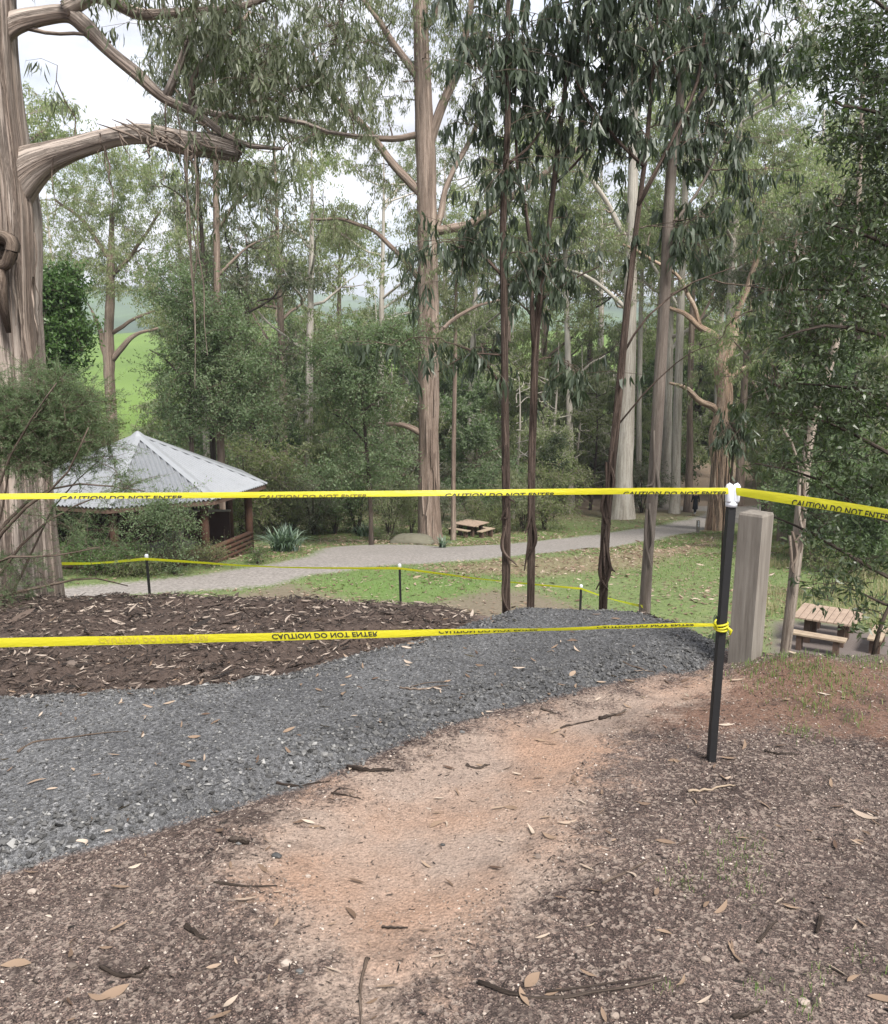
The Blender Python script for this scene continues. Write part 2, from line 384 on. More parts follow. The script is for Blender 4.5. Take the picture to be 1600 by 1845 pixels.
def msk(poly, soft, lim=None):
    m = np.zeros(GX.size); x = GX.ravel(); y = GY.ravel()
    lo = poly.min(0) - soft * 2; hi = poly.max(0) + soft * 2
    k = (x > lo[0]) & (x < hi[0]) & (y > lo[1]) & (y < hi[1])
    m[k] = np.clip(.5 + .5 * sdist(poly, x[k], y[k]) / soft, 0, 1); return m
A = {'m_gravel': msk(G_gravel, .06), 'm_mulch': np.maximum(msk(G_mulch, .12), msk(G_slip, .1)), 'm_clay': msk(G_clay, .42), 'm_red': msk(G_red, .4),
     'm_path': msk(G_path, .8), 'm_dirt': msk(G_dirt, 1.5), 'm_bright': msk(G_bright, 2.0), 'm_pad': msk(G_pad, .15), 'm_litter': msk(G_litter, 1.2)}
def ground_mat():
    m, t, b = new_mat('ground')
    co = t.nodes.new('ShaderNodeTexCoord').outputs['Object']
    sep = t.nodes.new('ShaderNodeSeparateXYZ'); t.links.new(co, sep.inputs[0]); Y = sep.outputs[1]
    nF = tnoise(t, co, 60, 5, .65); nM = tnoise(t, co, 9, 5, .6); nL = tnoise(t, co, 1.6, 4, .55); nX = tnoise(t, co, 260, 3, .6)
    vor = nd(t, 'ShaderNodeTexVoronoi', Scale=85.); t.links.new(co, vor.inputs['Vector'])
    vor2 = nd(t, 'ShaderNodeTexVoronoi', Scale=210.); t.links.new(co, vor2.inputs['Vector'])
    def edge(name, amt=.6):
        a = attr(t, name); k = mth(t, 'ADD', a, mth(t, 'MULTIPLY', mth(t, 'SUBTRACT', mix_n, .5), amt * 1.3)); 
        n = t.nodes.new('ShaderNodeMapRange'); n.inputs[1].default_value = .38; n.inputs[2].default_value = .62; t.links.new(k, n.inputs[0]); return n.outputs[0]
    mix_n = mth(t, 'ADD', mth(t, 'MULTIPLY', nM, .6), mth(t, 'MULTIPLY', nF, .4))
    # soil: brown with pale grit
    soil = ramp(t, nL, [(.3, (.055, .040, .036)), (.48, (.11, .085, .075)), (.7, (.18, .145, .128))])
    soil = mix(t, .8, soil, mix(t, 1., soil, ramp(t, nF, [(.32, (.75, .74, .74)), (.5, (1, 1, 1)), (.66, (1.25, 1.22, 1.2))]), 'MULTIPLY'))
    soil = mix(t, .9, soil, mix(t, 1., soil, ramp(t, vor2.outputs['Color'], [(.05, (.25, .24, .24)), (.45, (.75, .74, .74)), (.78, (1.15, 1.12, 1.1)), (.95, (2.6, 2.5, 2.4))]), 'MULTIPLY'))
    soil = mix(t, .85, soil, mix(t, 1., soil, ramp(t, nX, [(.40, (.35, .32, .32)), (.5, (1, 1, 1)), (.60, (1.9, 1.8, 1.7))]), 'MULTIPLY'))
    sp = ramp(t, vor.outputs['Color'], [(.0, (0, 0, 0)), (.66, (0, 0, 0)), (.74, (1, 1, 1))])
    soil = mix(t, mth(t, 'MULTIPLY', sp, .6), soil, (.38, .31, .26))
    sp2 = ramp(t, vor2.outputs['Color'], [(0, (1, 1, 1)), (.2, (1, 1, 1)), (.27, (0, 0, 0))])
    soil = mix(t, mth(t, 'MULTIPLY', sp2, .6), soil, (.03, .022, .02))
    red = mix(t, nF, (.10, .052, .034), (.27, .155, .105))
    soil = mix(t, mth(t, 'MULTIPLY', edge('m_red', .9), .75), soil, red)
    clay = mix(t, nM, (.31, .235, .19), (.41, .33, .27)); clay = mix(t, ramp(t, nL, [(.42, (0, 0, 0)), (.62, (1, 1, 1))]), clay, (.39, .26, .185))
    clay = mix(t, .45, clay, mix(t, 1., clay, ramp(t, vor2.outputs['Color'], [(.1, (.55, .52, .5)), (.5, (1, 1, 1)), (.95, (1.5, 1.5, 1.5))]), 'MULTIPLY'))
    clay = mix(t, .6, clay, mix(t, 1., clay, ramp(t, nF, [(.3, (.4, .36, .34)), (.46, (1, 1, 1)), (.8, (1.25, 1.2, 1.2))]), 'MULTIPLY'))
    soil = mix(t, mth(t, 'MULTIPLY', edge('m_clay', 1.1), .9), soil, clay)
    offc = mth(t, 'SUBTRACT', 1.0, mth(t, 'MULTIPLY', attr(t, 'm_clay'), .8), True)
    soil = mix(t, mth(t, 'MULTIPLY', mth(t, 'MULTIPLY', ramp(t, tnoise(t, co, 3.1, 8, .8), [(.52, (0, 0, 0)), (.6, (1, 1, 1))]), .6), offc), soil, (.05, .037, .032))
    crumbs = ramp(t, tnoise(t, co, 38, 6, .8), [(.58, (0, 0, 0)), (.63, (1, 1, 1))])
    soil = mix(t, mth(t, 'MULTIPLY', crumbs, ramp(t, tnoise(t, co, 2.2, 4, .6), [(.4, (.2, .2, .2)), (.6, (.8, .8, .8))])), soil, (.045, .034, .03))
    # far ground
    gr = ramp(t, tnoise(t, co, .35, 6, .65), [(.24, (.25, .21, .13)), (.34, (.19, .215, .10)), (.52, (.15, .205, .075)), (.7, (.18, .22, .10))])
    gr = mix(t, .7, gr, mix(t, 1., gr, ramp(t, tnoise(t, co, 7, 5, .7), [(.3, (.5, .5, .45)), (.5, (1, 1, 1)), (.7, (1.5, 1.4, 1.3))]), 'MULTIPLY'))
    gr = mix(t, mth(t, 'MULTIPLY', attr(t, 'm_bright'), .5), gr, mix(t, nM, (.09, .20, .03), (.16, .30, .06)))
    gr = mix(t, mth(t, 'MULTIPLY', edge('m_litter', 1.5), .55), gr, mix(t, nM, (.20, .13, .09), (.40, .30, .22)))
    gr = mix(t, mth(t, 'MULTIPLY', edge('m_dirt', 1.2), .85), gr, mix(t, nM, (.12, .09, .07), (.30, .24, .19)))
    fl = nd(t, 'ShaderNodeMapRange'); fl.inputs[1].default_value = 62; fl.inputs[2].default_value = 72; t.links.new(mth(t, 'ADD', Y, mth(t, 'MULTIPLY', nL, 6)), fl.inputs[0])
    gr = mix(t, fl.outputs[0], gr, mix(t, nM, (.15, .115, .085), (.33, .255, .19)))
    pa = nd(t, 'ShaderNodeMapRange'); pa.inputs[1].default_value = 95; pa.inputs[2].default_value = 106; t.links.new(Y, pa.inputs[0])
    past = ramp(t, tnoise(t, co, .03, 5, .6), [(.35, (.12, .20, .04)), (.6, (.17, .27, .06))])
    gr = mix(t, pa.outputs[0], gr, past)
    hl = nd(t, 'ShaderNodeMapRange'); hl.inputs[1].default_value = 480; hl.inputs[2].default_value = 600; t.links.new(Y, hl.inputs[0])
    gr = mix(t, hl.outputs[0], gr, ramp(t, tnoise(t, co, .006, 6, .6), [(.4, (.05, .09, .05)), (.6, (.12, .2, .08))]))
    pth = mix(t, nM, (.235, .215, .195), (.37, .345, .32)); pth = mix(t, .5, pth, mix(t, 1., pth, ramp(t, tnoise(t, co, 9, 6, .75), [(.36, (.45, .44, .43)), (.5, (1, 1, 1)), (.64, (1.5, 1.5, 1.5))]), 'MULTIPLY'))
    gr = mix(t, edge('m_path', 1.5), gr, pth)
    gr = mix(t, attr(t, 'm_pad'), gr, mix(t, nM, (.15, .125, .115), (.21, .18, .165)))
    nr = nd(t, 'ShaderNodeMapRange'); nr.inputs[1].default_value = 6.5; nr.inputs[2].default_value = 9; t.links.new(Y, nr.inputs[0])
    col = mix(t, nr.outputs[0], soil, gr)
    mul = mix(t, nF, (.02, .015, .013), (.15, .11, .09))
    col = mix(t, edge('m_mulch', .5), col, mul)
    gvl = ramp(t, vor.outputs['Color'], [(0, (.06, .061, .063)), (.5, (.125, .128, .131)), (.85, (.20, .203, .206)), (1, (.36, .36, .36))])
    gvl = mix(t, .8, gvl, mix(t, 1., gvl, ramp(t, nX, [(.40, (.4, .4, .4)), (.52, (1, 1, 1)), (.62, (1.7, 1.7, 1.7))]), 'MULTIPLY'))
    gvl = mix(t, .6, gvl, mix(t, 1., gvl, ramp(t, nL, [(.35, (.65, .65, .67)), (.65, (1.35, 1.35, 1.35))]), 'MULTIPLY'))
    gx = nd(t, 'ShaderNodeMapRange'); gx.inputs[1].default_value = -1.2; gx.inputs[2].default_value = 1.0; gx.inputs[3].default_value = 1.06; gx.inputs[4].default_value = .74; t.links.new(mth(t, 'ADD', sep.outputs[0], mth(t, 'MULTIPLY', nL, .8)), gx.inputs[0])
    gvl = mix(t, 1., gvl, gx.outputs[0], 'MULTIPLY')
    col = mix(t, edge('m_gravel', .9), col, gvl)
    col = mix(t, 1., col, (.70, .69, .69), 'MULTIPLY')
    t.links.new(col, b.inputs['Base Color']); b.inputs['Roughness'].default_value = .9; b.inputs['Specular IOR Level'].default_value = .25
    h = mth(t, 'ADD', mth(t, 'ADD', mth(t, 'MULTIPLY', nF, .5), mth(t, 'MULTIPLY', nX, .25)), mth(t, 'MULTIPLY', vor.outputs['Distance'], .5))
    bump(t, b, h, .8, .012)
    return m
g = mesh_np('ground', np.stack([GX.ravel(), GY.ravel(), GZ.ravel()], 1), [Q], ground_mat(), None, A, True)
tag(g, kind='structure')

# ------------------------------------------------------------------ scatter stuff
ICO = None
def ico_base(sub):
    bm = bmesh.new(); bmesh.ops.create_icosphere(bm, subdivisions=sub, radius=1); bm.verts.index_update()
    V = np.array([v.co[:] for v in bm.verts]); T = np.array([[v.index for v in f.verts] for f in bm.faces]); bm.free(); return V, T
ICO1 = ico_base(1)
OCT = (np.array([[1, 0, 0], [-1, 0, 0], [0, 1, 0], [0, -1, 0], [0, 0, 1], [0, 0, -1.]]), np.array([[0, 2, 4], [2, 1, 4], [1, 3, 4], [3, 0, 4], [2, 0, 5], [1, 2, 5], [3, 1, 5], [0, 3, 5]]))
def rand_rot(n, r=None):
    r = r or rng
    q = r.normal(size=(n, 4)); q /= np.linalg.norm(q, axis=1)[:, None]
    a, b, c, d = q.T
    return np.stack([np.stack([1 - 2 * (c * c + d * d), 2 * (b * c - a * d), 2 * (b * d + a * c)], -1), np.stack([2 * (b * c + a * d), 1 - 2 * (b * b + d * d), 2 * (c * d - a * b)], -1), np.stack([2 * (b * d - a * c), 2 * (c * d + a * b), 1 - 2 * (b * b + c * c)], -1)], -2)
def stones(name, P, size, base, mat, kindlabel, jit=.25, flat=.7, rv=None):
    n = len(P); V0, T0 = base; k = len(V0)
    V = V0[None] * (1 + rng.uniform(-jit, jit, (n, k, 1))); V = V * rng.uniform(.6, 1.25, (n, 1, 3)) * np.array([1, 1, flat])
    Rm = rand_rot(n); Rz = rng.uniform(0, 6.28, n)
    V = np.einsum('nij,nkj->nki', Rm, V) * np.array([1, 1, flat]) * size[:, None, None] + P[:, None, :]
    T = (T0[None] + (np.arange(n) * k)[:, None, None]).reshape(-1, 3)
    rv = rng.random(n) if rv is None else rv
    o = mesh_np(name, V.reshape(-1, 3), [T], mat, None, {'rnd': np.repeat(rv, k)}, False)
    tag(o, kindlabel, None, None, 'stuff'); return o
def sample(n, x0, x1, y0, y1, test, dens=None):
    x = rng.uniform(x0, x1, n); y = rng.uniform(y0, y1, n)
    # keep only what the frame (plus a margin) can see
    k = np.abs(x) < y * .54 + .6
    x, y = x[k], y[k]; k = test(x, y); return x[k], y[k]
def put(x, y, dz=0): return np.stack([x, y, H(x, y) + dz], 1)
ing = lambda x, y: sdist(G_gravel, x, y)
# crushed rock path
x, y = sample(130000, -3.8, 1.9, 1.6, 6.1, lambda x, y: ing(x, y) + .06 * fbm(x * 5, y * 5, 2, 3) > -.03 * rng.random(len(x)) ** 2)
coarse = np.exp(-((ing(x, y) - .12) / .16) ** 2) * .8 + sm(.1, .5, fbm(x * 1.1, y * 1.1, 2, 77)) * .8
sz = (.0038 + .0075 * rng.random(len(x)) ** 3.2 * (1 + coarse)) * (.85 + .25 * coarse)
k = rng.random(len(x)) < .42 + .4 * np.clip(coarse, 0, 1); x, y, sz = x[k], y[k], sz[k]
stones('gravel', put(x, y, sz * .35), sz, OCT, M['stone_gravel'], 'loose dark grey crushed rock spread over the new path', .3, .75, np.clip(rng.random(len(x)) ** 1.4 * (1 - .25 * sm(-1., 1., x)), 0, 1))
# soil grit
notg = lambda x, y: (ing(x, y) < .03) & (sdist(G_mulch, x, y) < 0) & (y < np.interp(x, _cx, _cy))
x, y = sample(190000, -2.2, 3.2, 1.5, 5.2, notg)
cl = sdist(G_clay, x, y); pat = fbm(x * 2.2, y * 2.2, 3, 12)
k = rng.random(len(x)) < np.where(cl > .12, .13, .5) * (.55 + .9 * sm(-.3, .4, pat)) * np.clip(1.35 - (y - 1.8) * .22, .3, 1.2)
x, y = x[k], y[k]; sz = .0015 + .0048 * rng.random(len(x)) ** 3.5 + .006 * (rng.random(len(x)) > .993) * rng.random(len(x))
stones('soil_grit', put(x, y, sz * .3), sz, OCT, M['stone_soil'], 'pale grit and small chips lying on bare brown soil', .3, .7, rng.random(len(x)) ** 1.1)

def strips(name, P, ln, wd, az, mat, label, curl=.25, rv=None, kind='stuff', parent=None, pitch=None, roll=None, seg=4, lift=.5):
    """curved flat strips (bark, leaves) lying about"""
    n = len(P); s = np.linspace(-.5, .5, seg + 1)
    prof = np.clip(1 - (np.abs(s) * 2) ** 2.2, 0.08, 1)
    pitch = rng.normal(0, .18, n) if pitch is None else pitch; roll = rng.normal(0, .5, n) if roll is None else roll
    cv = rng.normal(0, curl, n); cz = np.abs(rng.normal(0, curl, n)) * lift
    X = s[None] * ln[:, None]; Yc = (s[None] ** 2 - .1) * ln[:, None] * cv[:, None]; Z = (s[None] ** 2) * ln[:, None] * cz[:, None] + X * pitch[:, None]
    W = prof[None] * wd[:, None] * .5
    ca, sa = np.cos(az)[:, None], np.sin(az)[:, None]
    out = []
    for sg in (-1, 0, 1):
        yy = Yc + sg * W * np.cos(roll)[:, None]; zz = Z + sg * W * np.sin(roll)[:, None] + (-.25 * W if sg == 0 else 0)
        out.append(np.stack([X * ca - yy * sa, X * sa + yy * ca, zz], -1))
    V = np.stack(out, 2) + P[:, None, None, :]            # n, seg+1, 3, 3
    m = (seg + 1) * 3; base = np.arange(n)[:, None] * m
    q = []
    for i in range(seg):
        for j in (0, 1):
            a = i * 3 + j; q.append([a, a + 1, a + 4, a + 3])
    Q = (np.array(q)[None] + base[:, :, None]).reshape(-1, 4)
    rv = rng.random(n) if rv is None else rv
    o = mesh_np(name, V.reshape(-1, 3), [Q], mat, parent, {'rnd': np.repeat(rv, m)}, True)
    if label: tag(o, label, None, None, kind)
    return o
# mulch
x, y = sample(60000, -4.5, .6, 3.6, 7.2, lambda x, y: sdist(G_mulch, x, y) > -.04 * rng.random(len(x)))
k = rng.random(len(x)) < .8; x, y = x[k][:34000], y[k][:34000]; n = len(x)
ln = .012 + .06 * rng.random(n) ** 2.5 + .14 * (rng.random(n) > .985) * rng.random(n); wd = ln * rng.uniform(.05, .2, n) + .002
strips('bark_mulch', put(x, y, .012 + .01 * rng.random(n)), ln, wd, rng.uniform(0, 6.28, n), M['mulch'], 'dark bark and leaf mulch heaped left of the gravel', .25, rng.random(n) ** 1.35)
x, y = sample(9000, 1.0, 2.4, 4.4, 6.4, lambda x, y: sdist(G_slip, x, y) > 0); n = len(x)
ln = .015 + .05 * rng.random(n) ** 2; strips('bark_mulch', put(x, y, .01), ln, ln * .25, rng.uniform(0, 6.28, n), M['mulch'], 'dark mulch spilling down behind the gravel by the timber post', .25, rng.random(n) ** 2)
# fine litter on soil
x, y = sample(70000, -2.2, 3.4, 1.5, 5.2, notg); cl = sdist(G_clay, x, y)
k = rng.random(len(x)) < np.where(cl > .1, .12, .45) * (.4 + .9 * sm(-.2, .4, fbm(x * 3, y * 3, 3, 15))); x, y = x[k], y[k]; n = len(x)
ln = .006 + .022 * rng.random(n) ** 3; strips('twig_litter', put(x, y, .003), ln, ln * rng.uniform(.1, .3, n), rng.uniform(0, 6.28, n), M['mulch'], 'tiny bark crumbs and twigs strewn over the bare soil', .3, rng.random(n) ** 1.5)
x, y = sample(900, -3, 3.2, 1.7, 6, lambda x, y: y < np.interp(x, _cx, _cy)); n = len(x)
ln = .02 + .05 * rng.random(n); strips('leaf_litter', put(x, y, .008), ln, ln * .22, rng.uniform(0, 6.28, n), M['litter'], 'small dry gum leaves scattered over soil and gravel', .3, rng.random(n))
# far litter + grass on the lawn
def lawn(x, y): return (sdist(G_path, x, y) < -.1) & (sdist(G_pad, x, y) < 0)
x = rng.uniform(-18, 28, 120000); y = rng.uniform(15, 66, 120000); k = (np.abs(x) < y * .54 + 1) & lawn(x, y); x, y = x[k], y[k]
k = rng.random(len(x)) < .25 + .6 * sm(0, .4, fbm(x / 4, y / 4, 3, 61)) + .5 * (sdist(G_litter, x, y) > 0); x, y = x[k], y[k]; n = len(x)
ln = .07 + .15 * rng.random(n) ** 1.5 + .25 * (rng.random(n) > .985); strips('leaf_litter', put(x, y, .03), ln, ln * .3, rng.uniform(0, 6.28, n), M['litter'], 'fallen gum leaves and bark scattered across the lawn', .3, rng.random(n), seg=2)

def blades(P, ln, wd, az, lean):
    n = len(P); ca, sa = np.cos(az), np.sin(az)
    side = np.stack([-sa, ca, 0 * ca], 1) * wd[:, None] * .5
    fw = np.stack([ca, sa, 0 * ca], 1)
    mid = P + fw * (ln * lean * .35)[:, None] + np.array([0, 0, 1.]) * (ln * .6)[:, None]
    tip = P + fw * (ln * lean)[:, None] + np.array([0, 0, 1.]) * (ln * np.sqrt(np.maximum(1 - lean ** 2, .05)))[:, None]
    V = np.stack([P - side, P + side, mid + side * .7, mid - side * .7, tip], 1)
    b = np.arange(n)[:, None] * 5
    return V.reshape(-1, 3), (np.array([[0, 1, 2, 3]]) + b), (np.array([[3, 2, 4]]) + b)
def grass(name, P, ln, wd, mat, label, lean=.5, rv=None, kind='stuff', parent=None):
    n = len(P); V, q, t = blades(P, ln, wd, rng.uniform(0, 6.28, n), np.clip(rng.normal(lean, .28, n), 0, .96))
    o = mesh_np(name, V, [q, t], mat, parent, {'rnd': np.repeat(rng.random(n) if rv is None else rv, 5)}, False)
    return tag(o, label, None, None, kind)
n = 150000
x = rng.uniform(-16, 26, n); y = 15 + 40 * rng.random(n) ** 1.2; k = (np.abs(x) < y * .54 + 1) & lawn(x, y) & (sdist(G_litter, x, y) < .5); x, y = x[k], y[k]
den = .3 + .7 * sm(-.3, .3, fbm(x / 5, y / 5, 4, 71)); k = (rng.random(len(x)) < den) & (rng.random(len(x)) > .8 * (sdist(G_dirt, x, y) > 0)); x, y = x[k], y[k]; n = len(x)
grass('grass', put(x, y), .03 + .06 * rng.random(n), .012 + .012 * rng.random(n), M['grass'], 'short green grass of the clearing beyond the slope')
# rough dry grass on the slope at right
x = rng.uniform(4, 26, 50000); y = rng.uniform(18, 50, 50000); k = (x > y * .34) & (x < y * .56) & (sdist(G_pad, x, y) < -.3); x, y = x[k], y[k]
k = rng.random(len(x)) < sm(.0, .3, fbm(x / 3, y / 3, 3, 81) + (x / y - .40) * 4); x, y = x[k], y[k]; n = len(x)
grass('dry_grass', put(x, y), .15 + .35 * rng.random(n), .015 + .01 * rng.random(n), M['drygrass'], 'tall dry straw-coloured grass behind the right picnic table', .35)
# tufts near
PX = [(1460, 1225, .13, 300), (1420, 1208, .12, 260), (1500, 1215, .1, 160), (1590, 1205, .1, 140), (1465, 1275, .06, 90), (1540, 1255, .05, 60), (1345, 1200, .04, 30), (1452, 1322, .05, 60), (1535, 1300, .04, 30), (1230, 1590, .04, 50), (1330, 1560, .07, 90), (1345, 1520, .05, 60), (1370, 1780, .02, 26), (1448, 1815, .025, 34), (1195, 1775, .02, 18), (1470, 1760, .03, 20), (1320, 1590, .05, 40), (1560, 1740, .04, 20), (1400, 1190, .1, 120), (1555, 1190, .15, 160)]
Pp = []; ll = []
for (a, b_, r_, n) in PX:
    c = gpt(a, b_); xx = c[0] + rng.normal(0, r_, n); yy = c[1] + rng.normal(0, r_, n); Pp.append(put(xx, yy)); ll.append(np.full(n, .02 if b_ > 1400 else .03))
Pp = np.vstack(Pp); ll = np.concatenate(ll) * rng.uniform(.5, 1.5, len(Pp))
grass('grass_tufts', Pp, ll, ll * .05 + .001, M['grass'], 'sparse green grass tufts sprouting from soil at right', .55)

# ------------------------------------------------------------------ foliage machinery
def leaves_geo(O, D, ln, wd, kind='diamond', sick=.15, r=None):
    r = r or rng
    n = len(O); D = D / (np.linalg.norm(D, axis=1)[:, None] + 1e-9)
    rn = r.normal(size=(n, 3)); Sd = np.cross(D, rn); Sd /= np.linalg.norm(Sd, axis=1)[:, None] + 1e-9
    Nn = np.cross(D, Sd)
    l = ln[:, None]; w_ = wd[:, None] * .5
    if kind == 'diamond':
        V = np.stack([O, O + D * l * .4 + Sd * w_, O + D * l, O + D * l * .45 - Sd * w_ * .9], 1)
        return V.reshape(-1, 3), np.arange(n)[:, None] * 4 + np.array([[0, 1, 2, 3]]), None, 4
    c = (r.normal(0, sick, n))[:, None] * l
    cz = (r.normal(0, sick, n))[:, None] * l
    def at_(s, e): return O + D * l * s + Sd * (c * (s * (1 - s)) * 2) + Nn * cz * s * s * .5 + Sd * w_ * e
    V = np.stack([at_(0, 0), at_(.28, 1), at_(.28, -1), at_(.65, .75), at_(.65, -.75), at_(1, 0)], 1)
    b = np.arange(n)[:, None] * 6
    Q = b + np.array([[1, 2, 4, 3]]); T = np.concatenate([b + np.array([[0, 2, 1]]), b + np.array([[3, 4, 5]])])
    return V.reshape(-1, 3), Q, T, 6
STYLES = {
 'near':   dict(tw=5, sp=.26, nl=15, ln=.165, wd=.027, hang=1.0, kind='sickle', cl=.035, pw=.25),
 'limb':   dict(tw=5, sp=.27, nl=13, ln=.11, wd=.017, hang=.85, kind='sickle', cl=.05, pw=.35),
 'mid':    dict(tw=5, sp=.62, nl=20, ln=.22, wd=.05, hang=.9, kind='diamond', cl=.16, pw=.35),
 'far':    dict(tw=6, sp=.78, nl=20, ln=.26, wd=.075, hang=.6, kind='diamond', cl=.24, pw=.4),
 'wattle': dict(tw=8, sp=.8, nl=24, ln=.13, wd=.05, hang=-.2, kind='diamond', cl=.2, pw=.6),
 'broad':  dict(tw=10, sp=.5, nl=20, ln=.12, wd=.06, hang=.1, kind='diamond', cl=.22, pw=.6),
 'dark':   dict(tw=5, sp=.2, nl=12, ln=.068, wd=.018, hang=.3, kind='sickle', cl=.045, pw=.4),
 'bush':   dict(tw=8, sp=.45, nl=16, ln=.11, wd=.04, hang=0, kind='diamond', cl=.2, pw=.6),
 'tea':    dict(tw=9, sp=.14, nl=46, ln=.026, wd=.003, hang=-.1, kind='diamond', cl=.05, pw=.6),
}
class Tree:
    def __init__(s, seed):
        s.r = np.random.default_rng(seed); s.tr = MB(); s.tw = MB(); s.nodes = []; s.nr = []; s.LV = []; s.LQ = []; s.LT = []; s.LR = []; s.ln_ = 0; s.seed = seed; s.extra = []
    def limb(s, P, rad, n=None, amp=0.06, sides=None, node=True, wig=0, mb=None, k=5):
        P = np.asarray(P, float); L_ = np.linalg.norm(np.diff(P, axis=0), axis=1).sum()
        n = n or int(np.clip(L_ / .35, 8, 60)); Q_ = smoothpath(P, n); rr = interp_r(rad, n)
        if wig:
            s.r.normal(); ph = s.r.random(2) * 50; tt = np.linspace(0, L_ * .9, n)
            env = np.minimum(1, np.linspace(0, 4, n)) * np.minimum(1, np.linspace(4, 0, n) + .3)
            Q_[:, 0] += noise(tt, ph[0]) * wig * env; Q_[:, 1] += noise(tt, ph[1], 7) * wig * env; Q_[:, 2] += noise(tt, ph[1], 3) * wig * .6 * env
        sides = sides or int(np.clip(max(rad) * 60, 6, 28))
        (mb or s.tr).tube(Q_, rr, sides, amp, s.seed + len(s.nodes), k=k)
        if node:
            for i in range(n): s.nodes.append(Q_[i]); s.nr.append(rr[i])
        return Q_
    def crown(s, blobs, n, style, tipr=.004, maxr=.03, den=1., up=.35, droop=0, reach=1e9, lift=.12, colour=None, leafscale=1., tw_scale=1.):
        """blobs: (centre, (rx,ry,rz), weight)"""
        st = STYLES[style]; r = s.r
        w_ = np.array([b[2] for b in blobs], float); w_ /= w_.sum()
        pick = r.choice(len(blobs), n, p=w_)
        u = r.normal(size=(n, 3)); u /= np.linalg.norm(u, axis=1)[:, None]; u *= (r.random(n) ** .45)[:, None]
        C_ = np.array([b[0] for b in blobs])[pick]; Rd = np.array([b[1] for b in blobs], float)[pick]
        T = C_ + u * Rd
        nodes = np.array(s.nodes); nr = np.array(s.nr)
        d0 = np.array([np.min(np.linalg.norm(nodes - t, axis=1)) for t in T]); order = np.argsort(d0)
        cap = len(nodes) + n * 7; A_ = np.zeros((cap, 3)); B_ = np.zeros(cap); A_[:len(nodes)] = nodes; B_[:len(nodes)] = nr; m = len(nodes)
        Os = []; Ds = []
        for ti in order:
            t = T[ti]; dv = A_[:m] - t; d = np.sqrt((dv ** 2).sum(1)); cost = d + np.maximum(dv[:, 2], 0) * (.9 + up) - np.minimum(B_[:m], .1) * 2
            j = int(np.argmin(cost)); dist = d[j]
            if dist > reach: continue
            p0 = A_[j]; r0 = min(B_[j] * .75, tipr * 1.5 + maxr * min(1, dist / 4)); r0 = max(r0, tipr)
            k = 6; q = np.linspace(0, 1, k)[:, None]
            ctrl = (p0 + t) / 2 + np.array([0, 0, lift * dist]) + r.normal(0, .1 * dist, 3)
            P = (1 - q) ** 2 * p0 + 2 * q * (1 - q) * ctrl + q * q * t
            P[1:-1] += r.normal(0, .035 * dist, (k - 2, 3))
            s.tw.tube(P, np.linspace(r0, tipr, k), 4 if r0 < .03 else 6, 0, int(ti), cap=False)
            A_[m:m + k - 1] = P[1:]; B_[m:m + k - 1] = np.linspace(r0, tipr, k)[1:]; m += k - 1
            tw = max(1, int(st['tw'] * den * r.uniform(.6, 1.4)))
            sp = st['sp'] * tw_scale
            anch = P[r.integers(k // 2, k, tw)] 
            end = t + r.normal(0, sp, (tw, 3)) * np.array([1, 1, .75]); end[:, 2] -= st['hang'] * sp * .3
            f = r.random((tw, 1)) * .3 + .7; end = anch + (end - anch) * f
            for a_, e_ in zip(anch, end):
                mid = (a_ + e_) / 2 + np.array([0, 0, .12 * sp])
                s.tw.tube([a_, mid, e_], [tipr * .8, tipr * .6, tipr * .4], 3, 0, 0, cap=False)
            nl = st['nl']; tt = r.random((tw, nl, 1)) ** st['pw']
            O = anch[:, None] + (end - anch)[:, None] * tt; O = O + r.normal(0, st['cl'] * tw_scale * .5, O.shape)
            h = st['hang']
            Dd = r.normal(0, 1, O.shape)
            if style in ('tea',):
                ax = (end - anch)[:, None]; ax = ax / (np.linalg.norm(ax, axis=2, keepdims=True) + 1e-9); Dd = Dd * .6 + ax * .9; O = anch[:, None] + (end - anch)[:, None] * tt + r.normal(0, .004, O.shape)
            else: Dd = Dd * (1 - .62 * max(h, 0)) + np.array([0, 0, -1.6 * h])
            Os.append(O.reshape(-1, 3)); Ds.append(Dd.reshape(-1, 3))
        O = np.vstack(Os); D = np.vstack(Ds); N_ = len(O)
        ln = st['ln'] * leafscale * r.uniform(.6, 1.3, N_); wd = st['wd'] * leafscale * r.uniform(.7, 1.3, N_)
        V, Q_, T_, per = leaves_geo(O, D, ln, wd, st['kind'], .25, r)
        s.LV.append(V); s.LQ.append(Q_ + s.ln_); 
        if T_ is not None: s.LT.append(T_ + s.ln_)
        s.ln_ += len(V)
        cl = .5 + .35 * noise(O[:, 0] / (st['sp'] * 2.5) + 9, O[:, 1] / (st['sp'] * 2.5), O[:, 2] / (st['sp'] * 2.5), s.seed)
        s.LR.append(np.repeat(np.clip(cl * .5 + r.random(N_) * .5, 0, 1), per))
        s.nodes = list(A_[:m]); s.nr = list(B_[:m])
    def build(s, name, base, label, cat, bark, leaf, group=None, twig=None, hide=False):
        base = np.asarray(base, float)
        root = thing(name, base, label, cat, group)
        if s.tr.V: 
            s.tr.build('trunk', bark, root, True, loc0=base)
        if s.LV:
            c = mesh_np('crown', np.vstack(s.LV) - base, [np.vstack(s.LQ)] + ([np.vstack(s.LT)] if s.LT else []), leaf, root, {'rnd': np.concatenate(s.LR)}, False)
            if s.tw.V: s.tw.build('branches', twig or M['twig'], root, True, loc0=base)
        for nm, mb, mt in s.extra: mb.build(nm, mt, root, True, loc0=base)
        return root
